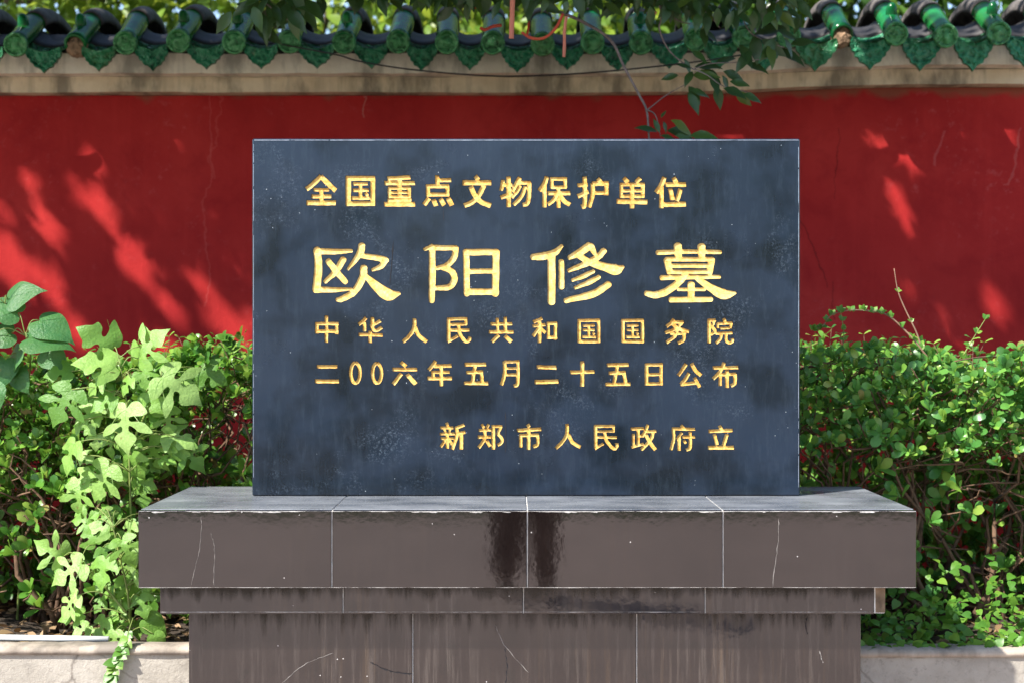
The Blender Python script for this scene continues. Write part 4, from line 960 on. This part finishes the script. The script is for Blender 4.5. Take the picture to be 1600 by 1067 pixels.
# ------------------------------------------------------------------ tree leaning over the wall: shades the wall, its lowest twigs hang into view
rng = np.random.default_rng(77); random.seed(77)
tree = empty('overhanging_tree', (-4.2, 7.5, 0), 'dark-leaved tree leaning over the wall, its twigs hanging above the tablet', 'tree')
# gaps of light in the crown, given where their light lands on the wall (photo px: centre, half axes, slope)
GAPS = [(42, 288, 18, 12, 40), (72, 352, 46, 14, 54), (8, 330, 26, 10, 55), (10, 405, 52, 26, 62), (145, 255, 34, 8, 58), (162, 322, 50, 15, 58), (130, 308, 40, 9, 55), (208, 408, 46, 20, 55), (78, 448, 50, 15, 56), (45, 430, 30, 12, 60),
        (262, 478, 46, 11, 48), (310, 440, 38, 11, 52), (362, 512, 58, 16, 50), (396, 505, 30, 12, 55), (330, 500, 30, 8, 50), (272, 222, 14, 4, 30),
        (1372, 228, 34, 6, 46), (1415, 238, 42, 14, 55), (1400, 300, 34, 6, 52), (1408, 335, 44, 10, 62), (1572, 212, 15, 12, 30), (1138, 213, 20, 8, 10), (1484, 502, 34, 8, 58), (1556, 478, 38, 14, 62), (270, 560, 60, 20, 50), (120, 520, 40, 14, 55),
        (1290, 165, 30, 12, 50), (1430, 140, 40, 14, 55), (1545, 150, 36, 12, 55), (1500, 85, 34, 16, 50), (1370, 70, 30, 14, 50), (1230, 120, 26, 10, 50), (1070, 150, 16, 8, 50), (620, 150, 14, 8, 50), (150, 170, 20, 8, 50)]
def gapped(xw, zw, pad):
    px = xw / WY * FPX + 800; py = 533.5 - (zw - CAMZ) / WY * FPX; bad = np.zeros(len(px), bool)
    for (cx, cy, ra, rb, an) in GAPS:
        c_, s_ = math.cos(R(an)), math.sin(R(an)); u = (px - cx) * c_ + (py - cy) * s_; v = -(px - cx) * s_ + (py - cy) * c_
        bad |= (u / (ra + pad)) ** 2 + (v / (rb + pad)) ** 2 < 1
    return bad
kx, kz = SUND.x / SUND.y, SUND.z / SUND.y
N = 39000
xw = rng.uniform(-3.6, 3.6, N); zw = rng.uniform(.28, 3.35, N)
Ymax = np.minimum(6.1, (zw - CAMZ - kz * WY - .03) / (.262 - kz)); Yl = Ymax - rng.random(N) * np.where(zw < 1.3, .75, 1.3)
lx = xw - kx * (WY - Yl); lz = zw - kz * (WY - Yl)
ok = ~gapped(xw, zw, 7); ok &= zw > .30 + .10 * np.sin(xw * 4)
ok &= ~((zw > 2.47 + .03 * np.sin(xw * 6)) & (rng.random(N) < np.where(xw > 1.0, .90, .45)))
pos = np.stack([lx, Yl, lz], 1)[ok]
tip = rng.normal(size=pos.shape) * np.array([.8, .8, .5]) + np.array([.1, -.2, -.4]); nr = np.array([[-.35, -.3, .8]]) + rng.normal(size=pos.shape) * .45
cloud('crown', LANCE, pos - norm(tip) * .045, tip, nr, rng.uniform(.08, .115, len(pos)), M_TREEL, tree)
# trunk and limbs
b = MB(); b.tube([(-4.2, 7.5, 0), (-4.15, 7.5, 1.2), (-4.05, 7.4, 2.4), (-3.9, 7.2, 3.4)], [.17, .14, .12, .10], 12)
b.build('trunk', M_BARK, tree)
limbs = [[(-3.9, 7.2, 3.4), (-3.0, 6.4, 3.9), (-2.0, 5.6, 4.2), (-.8, 5.2, 4.1), (.3, 5.1, 3.7), (.7, 5.2, 3.2)], [(-3.9, 7.2, 3.4), (-4.0, 6.2, 4.2), (-3.6, 5.2, 4.7)], [(-2.0, 5.6, 4.2), (-1.6, 4.9, 4.6), (-.9, 4.7, 4.8)], [(-.8, 5.2, 4.1), (.4, 5.6, 3.9), (1.4, 5.7, 3.7), (2.2, 5.8, 3.5)], [(-3.0, 6.4, 3.9), (-2.6, 5.6, 3.6), (-2.1, 5.4, 3.3)]]
for l_ in limbs:
    pts = crom(l_, 5); n = len(pts); MB().tube(pts, [.06 - .045 * k / (n - 1) for k in range(n)], 8).build('limb', M_BARK, tree)
# hanging twigs in view (photo px, depth)
TW = [([(760, -60), (845, 5), (905, 32), (953, 62), (975, 105), (998, 148), (1010, 172), (1013, 200), (1015, 232)], 5.35, .0068),
      ([(1010, 172), (1022, 178), (1028, 192), (1032, 215)], 5.34, .0028), ([(1012, 172), (1040, 150), (1072, 132)], 5.36, .0026),
      ([(1000, -80), (1032, 15), (1030, 45), (1043, 76), (1062, 95), (1082, 108)], 5.3, .0042), ([(1035, 0), (1045, 20), (1060, 33), (1078, 38)], 5.4, .0034),
      ([(1082, 108), (1105, 118), (1130, 135), (1170, 145)], 5.28, .0024), ([(1085, 108), (1110, 100), (1150, 98), (1200, 92)], 5.3, .0024), ([(1090, -20), (1095, 10), (1115, 32), (1125, 45)], 5.4, .003),
      ([(1140, -40), (1165, 40), (1190, 62), (1225, 75)], 5.3, .0026), ([(380, -40), (410, 0), (440, 25), (470, 45)], 5.3, .003), ([(700, -40), (735, 0), (760, 25)], 5.4, .0026)]
b = MB()
for pts, Y, rad in TW:
    q = crom([tuple(P(a, c_, Y + .03 * math.sin(a * .05))) for a, c_ in pts], 5); n = len(q); MB().tube(q, [rad * (1 - .5 * k / (n - 1)) for k in range(n)], 6).build('hanging_twig', M_TWIG, tree)
# individually placed leaves on the twigs: base px, length px, direction, depth
HL = [(1027, 207, 34, 195), (1030, 208, 22, 250), (1032, 212, 30, 20), (1048, 188, 44, 30), (1042, 205, 40, 5), (1055, 212, 30, 10), (1078, 212, 44, 8), (1033, 185, 14, -60), (1036, 190, 18, 70),
      (1080, 108, 22, 200), (1082, 112, 28, 120), (1082, 118, 40, 5), (1068, 92, 30, 60), (1085, 105, 40, 0), (1100, 108, 34, 40), (1076, 135, 34, 60), (1078, 142, 34, 10), (1075, 145, 36, 62), (1110, 118, 36, 70), (1118, 134, 36, 75), (1130, 112, 34, 20), (1130, 138, 38, 25), (1140, 128, 30, 10), (1148, 142, 34, 40), (1160, 148, 34, 15), (1128, 118, 26, 60),
      (1155, 70, 40, 60), (1180, 55, 44, 90), (1190, 62, 44, 35), (1200, 70, 40, 80), (1212, 48, 42, 20), (1175, 80, 40, 130), (1215, 78, 46, 30), (1225, 60, 34, 60), (1195, 45, 30, 200), (1100, 50, 30, 30), (1235, 70, 36, -10), (1165, 100, 36, 20), (1150, 92, 34, 170),
      (1210, 60, 40, 120), (1230, 45, 50, 175), (1080, 80, 32, 40), (1060, 118, 26, 170)]
pp, tt, nn_, ss = [], [], [], []
def addleaf(px, py, L_, an, Y, s=1):
    p = P(px, py, Y); a = R(an); pp.append(tuple(p)); tt.append((math.cos(a), random.uniform(-.5, .3), -math.sin(a))); nn_.append((random.uniform(-.5, .5), -.8, random.uniform(.1, .9))); ss.append(L_ / FPX * Y * s)
for q in HL: addleaf(*q, 5.32 + random.uniform(-.06, .06), 1.05)
# masses of dark leaves along the top edge
for (cx, cy, sx_, sy_, n, Y, lp) in ((430, 0, 45, 14, 22, 5.2, 46), (405, 22, 16, 8, 5, 5.2, 46), (455, 18, 14, 8, 5, 5.2, 46), (600, -18, 60, 9, 22, 5.4, 34), (700, -12, 50, 9, 24, 5.4, 32), (970, -8, 50, 11, 34, 5.3, 32), (1050, -5, 36, 13, 36, 5.3, 32), (1100, 2, 30, 13, 26, 5.3, 32), (1165, 0, 40, 15, 36, 5.3, 32), (1225, 10, 26, 14, 14, 5.3, 34), (880, -18, 50, 10, 26, 5.3, 38), (770, -18, 60, 10, 18, 5.3, 38)):
    for _ in range(n): addleaf(random.gauss(cx, sx_), random.gauss(cy, sy_), random.uniform(.7, 1.15) * lp, random.uniform(20, 160), Y + random.uniform(-.25, .25))
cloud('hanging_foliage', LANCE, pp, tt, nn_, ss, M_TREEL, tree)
tree.children[-1]['label'] = 'dark green drooping leaves on the hanging twigs'

# ribbons tied in the tree
def strip3(name, label, px_pts, Y, wpx, mat):
    q = [Vector(v) for v in crom([tuple(P(a, c_, Y + dy)) for a, c_, dy in px_pts], 6)]; n = len(q); vs = []
    for i, p in enumerate(q):
        t = (q[min(i + 1, n - 1)] - q[max(i - 1, 0)]).normalized(); sd = t.cross(Vector((0, 1, 0)))
        sd = (Vector((1, 0, 0)) if sd.length < .1 else sd.normalized()); sd = (sd + Vector((0, .35 * math.sin(i * .5), 0))).normalized()
        w_ = wpx / FPX * Y / 2; d = Vector((0, .0007, 0)); vs += [p + sd * w_ - d, p - sd * w_ - d, p - sd * w_ + d, p + sd * w_ + d]
    fs = [(4 * i + j, 4 * i + (j + 1) % 4, 4 * i + 4 + (j + 1) % 4, 4 * i + 4 + j) for i in range(n - 1) for j in range(4)] + [(0, 3, 2, 1), tuple(4 * (n - 1) + j for j in range(4))]
    o = MB().add(vs, fs, 0, True).build(name, mat); return tag(o, label, 'ribbon', 'ribbons tied in the overhanging tree')
strip3('ribbon', 'wide faded salmon ribbon hanging straight down in front of the roof tiles', [(803, -30, 0), (801, 0, 0), (800, 30, .01), (799, 61, 0)], 4.95, 8, M_RIBP)
strip3('ribbon', 'bright red ribbon looping across a tile end', [(880, 22, 0), (868, 45, -.01), (850, 60, -.01), (830, 60, 0), (815, 51, 0)], 5.0, 4.5, M_RIB)
strip3('ribbon', 'narrow salmon ribbon hanging past a drip tile beside the grey twig', [(885, 26, 0), (882, 50, 0), (882, 72, .01), (881, 90, 0)], 5.0, 5, M_RIBP)
strip3('ribbon', 'thin orange ribbon dangling above the red loop', [(826, -10, 0), (825, 20, 0), (826, 40, 0), (823, 58, 0)], 5.35, 3.5, M_RIB)
strip3('ribbon', 'short curled orange ribbon left of the wide salmon one', [(784, 40, 0), (770, 42, 0), (758, 47, 0), (750, 44, 0)], 5.3, 5, M_RIB)
strip3('ribbon', 'small red scrap of ribbon near the top edge of the frame', [(728, 14, 0), (738, 11, 0), (746, 8, 0)], 5.3, 10, M_RIB)
strip3('ribbon', 'short pale ribbon end beside the curling twig', [(1024, 18, 0), (1021, 24, 0), (1018, 30, 0)], 5.3, 6, M_RIBP)
# cable sagging along the cornice
q = crom([tuple(P(a, c_, Y)) for a, c_, Y in ((440, 70, 6.0), (525, 86, 5.96), (560, 96, 5.95), (640, 109, 5.95), (760, 119, 5.95), (860, 118, 5.95), (960, 111, 5.95), (1090, 97, 5.95), (1200, 80, 6.0))], 6)
tag(MB().tube(q, .0032, 6).build('cable', M_WIRE), 'thin black cable sagging in front of the cornice under the tiles', 'cable')

# ------------------------------------------------------------------ trees behind the wall, and across the square (mirrored in the polished stone)
def bg_tree(label, x, y, h, rx, rz, n, leaf, mat, seed, group, lowest=None):
    rg = np.random.default_rng(seed); random.seed(seed)
    r = empty('tree', (x, y, 0), label, 'tree', group); b = MB()
    top = Vector((x + random.uniform(-.2, .2), y, h - rz * .6)); pth = wiggle((x, y, 0), top, 6, .08); b.tube(pth, [.14 - .015 * k for k in range(7)], 10); tr = b.build('trunk', M_BARK, r)
    b = MB(); cl = []
    for _ in range(26):
        a = rg.uniform(0, 2 * math.pi); u = rg.uniform(-1, 1); q = math.sqrt(max(0, 1 - u * u)); rr = rg.uniform(.55, 1) 
        c_ = Vector((x + rx * q * math.cos(a) * rr, y + rx * q * math.sin(a) * rr, h - rz + rz * u * rr)); cl.append(c_)
        b.tube(wiggle(pth[random.randint(3, 6)], c_, 5, .06), [.04, .03, .024, .018, .012, .006], 6)
    b.build('limb', M_BARK, r)
    ci = rg.integers(0, len(cl), n); C_ = np.array([tuple(c_) for c_ in cl])[ci]; pos = C_ + rg.normal(size=(n, 3)) * np.array([rx * .22, rx * .22, rz * .20])
    tip = rg.normal(size=(n, 3)) + np.array([0, -.2, -.5]); nr = np.array([[-.2, -.3, .8]]) + rg.normal(size=(n, 3)) * .5
    cloud('crown', LANCE, pos, tip, nr, rg.uniform(leaf * .7, leaf * 1.3, n), mat, r)
G1 = 'trees beyond the red wall'
BG = [(-3.6, 9.2, 5.6, 1.7, 1.7, 'sunlit yellow-green tree beyond the wall at the far left'), (-1.7, 9.8, 5.4, 1.5, 1.6, 'yellow-green tree beyond the wall above the left part of the wall'), (.2, 9.4, 5.5, 1.6, 1.7, 'leafy tree beyond the wall behind the hanging twigs'),
      (2.0, 9.6, 5.6, 1.5, 1.7, 'deep green tree beyond the wall right of the hanging twigs'), (3.7, 9.3, 5.4, 1.6, 1.7, 'deep green tree beyond the wall at the far right')]
for i, (x, y, h, rx, rz, lab) in enumerate(BG):
    bg_tree(lab, x, y, h, rx, rz, 6500, .12, M_BACKL if i < 3 else M_BACKD, 100 + i, G1)
G2 = 'trees across the square, mirrored in the tablet'
for i, (x, y, h, rx, rz) in enumerate([(-9.5, -15, 5.2, 2.2, 1.7), (-4.2, -17, 5.8, 2.2, 1.9), (1.2, -16, 5.0, 1.9, 1.5), (5.6, -17.5, 5.6, 2.2, 1.8), (10.5, -15.5, 5.2, 2.2, 1.7)]):
    bg_tree('leafy tree across the square, seen only mirrored in the polished tablet', x, y, h, rx, rz, 1500, .3, M_BACKD, 200 + i, G2)

# ------------------------------------------------------------------ the photographer, seen only as a dark reflection in the pedestal
def skinned(name, verts, edges, radii, mat, parent, lv=2):
    me = bpy.data.meshes.new(name); me.from_pydata([tuple(v) for v in verts], edges, [])
    o = bpy.data.objects.new(name, me); COL.objects.link(o)
    sk = o.modifiers.new('s', 'SKIN'); ss_ = o.modifiers.new('u', 'SUBSURF'); ss_.levels = lv; ss_.render_levels = lv
    if not me.skin_vertices: me.attributes
    for i, r_ in enumerate(radii):
        me.skin_vertices[0].data[i].radius = (r_ if hasattr(r_, '__len__') else (r_, r_))
    me.skin_vertices[0].data[0].use_root = True
    dg = bpy.context.evaluated_depsgraph_get(); dg.update(); m2 = bpy.data.meshes.new_from_object(o.evaluated_get(dg)); bpy.data.objects.remove(o)
    m2.materials.clear(); m2.polygons.foreach_set('use_smooth', [True] * len(m2.polygons)); return link(name, m2, mat, parent)
M_SKIN = simple('skin', (.42, .25, .17), .5, .08, 30, 0); M_TROU = simple('dark_trousers', (.012, .012, .016), .9, .3, 60, .001); M_SHIRT = simple('dark_shirt', (.03, .035, .05), .9, .3, 60, .001)
M_HAIR = simple('black_hair', (.012, .010, .009), .5, .3, 80, .001); M_CAM = simple('black_camera_body', (.015, .015, .016), .4, .2, 60, 0)
px_, py_ = .085, -.30
person = empty('person', (px_, py_, 0), 'standing person in dark clothes raising a camera, seen only mirrored in the pedestal', 'person')
V = [(px_, py_, .92), (px_, py_, 1.08), (px_ - .02, py_, 1.25), (px_ - .03, py_ + .01, 1.36), (px_ - .05, py_ + .03, 1.43), (.01, -.27, 1.50), (.01, -.255, 1.58),
     (px_ - .19, py_, 1.34), (-.22, -.22, 1.14), (-.075, -.10, 1.41), (px_ + .15, py_, 1.34), (.30, -.22, 1.14), (.085, -.10, 1.43),
     (px_ - .09, py_, .88), (-.02, py_, .48), (-.03, py_ - .02, .09), (-.035, py_ + .12, .035), (px_ + .09, py_, .88), (.185, py_, .48), (.195, py_ - .02, .09), (.20, py_ + .12, .035)]
E = [(0, 1), (1, 2), (2, 3), (3, 4), (4, 5), (5, 6), (3, 7), (7, 8), (8, 9), (3, 10), (10, 11), (11, 12), (0, 13), (13, 14), (14, 15), (15, 16), (0, 17), (17, 18), (18, 19), (19, 20)]
RAD = [.125, .12, .135, .12, .052, .088, .08, .055, .04, .028, .055, .04, .028, .10, .07, .045, .035, .10, .07, .045, .035]
bodyo = skinned('body', V, E, RAD, M_SKIN, person)
skinned('shirt', [V[i] for i in (0, 1, 2, 3, 7, 8, 10, 11)], [(0, 1), (1, 2), (2, 3), (3, 4), (4, 5), (3, 6), (6, 7)], [.14, .135, .15, .13, .068, .055, .068, .055], M_SHIRT, person)
skinned('trousers', [V[0], V[13], V[14], V[15], V[17], V[18], V[19]], [(0, 1), (1, 2), (2, 3), (0, 4), (4, 5), (5, 6)], [.15, .14, .115, .105, .13, .095, .085], M_TROU, person)
for a_, b_ in ((15, 16), (19, 20)): skinned('shoe', [Vector(V[a_]) + Vector((0, -.03, -.04)), Vector(V[b_]) + Vector((0, 0, .005))], [(0, 1)], [.07, .055], M_HAIR, person)
skinned('hair', [(.01, -.33, 1.47), (.01, -.335, 1.56), (.01, -.29, 1.635)], [(0, 1), (1, 2)], [.075, .085, .07], M_HAIR, person)
for hx, sgn in ((-.075, 1), (.085, -1)):      # hands closed on the camera: five short finger chains each
    for k in range(4):
        z = 1.49 - k * .019; x0 = hx + sgn * .004
        skinned('finger', [(x0 - sgn * .012, -.105, z - .03), (x0 - sgn * .012, -.075, z), (x0 + sgn * .012, -.062, z + .004), (x0 + sgn * .030, -.072, z + .004)], [(0, 1), (1, 2), (2, 3)], [.010, .009, .008, .007], M_SKIN, person, 1)
    skinned('thumb', [(hx - sgn * .005, -.115, 1.43), (hx + sgn * .004, -.145, 1.455), (hx + sgn * .022, -.150, 1.475)], [(0, 1), (1, 2)], [.012, .010, .009], M_SKIN, person, 1)
kam = empty('camera', (0, -.11, 1.45), 'black camera held up by the mirrored standing person', 'camera')
MB().box((-.068, -.14, 1.455), (.068, -.085, 1.54), .008).build('camera_body', M_CAM, kam); MB().box((-.024, -.15, 1.541), (.024, -.09, 1.572), .008).build('viewfinder', M_CAM, kam)
MB().tube([(0, -.0845, 1.497), (0, -.06, 1.497), (0, -.059, 1.497), (0, -.03, 1.497)], [.034, .034, .036, .036], 24).build('lens', M_CAM, kam)
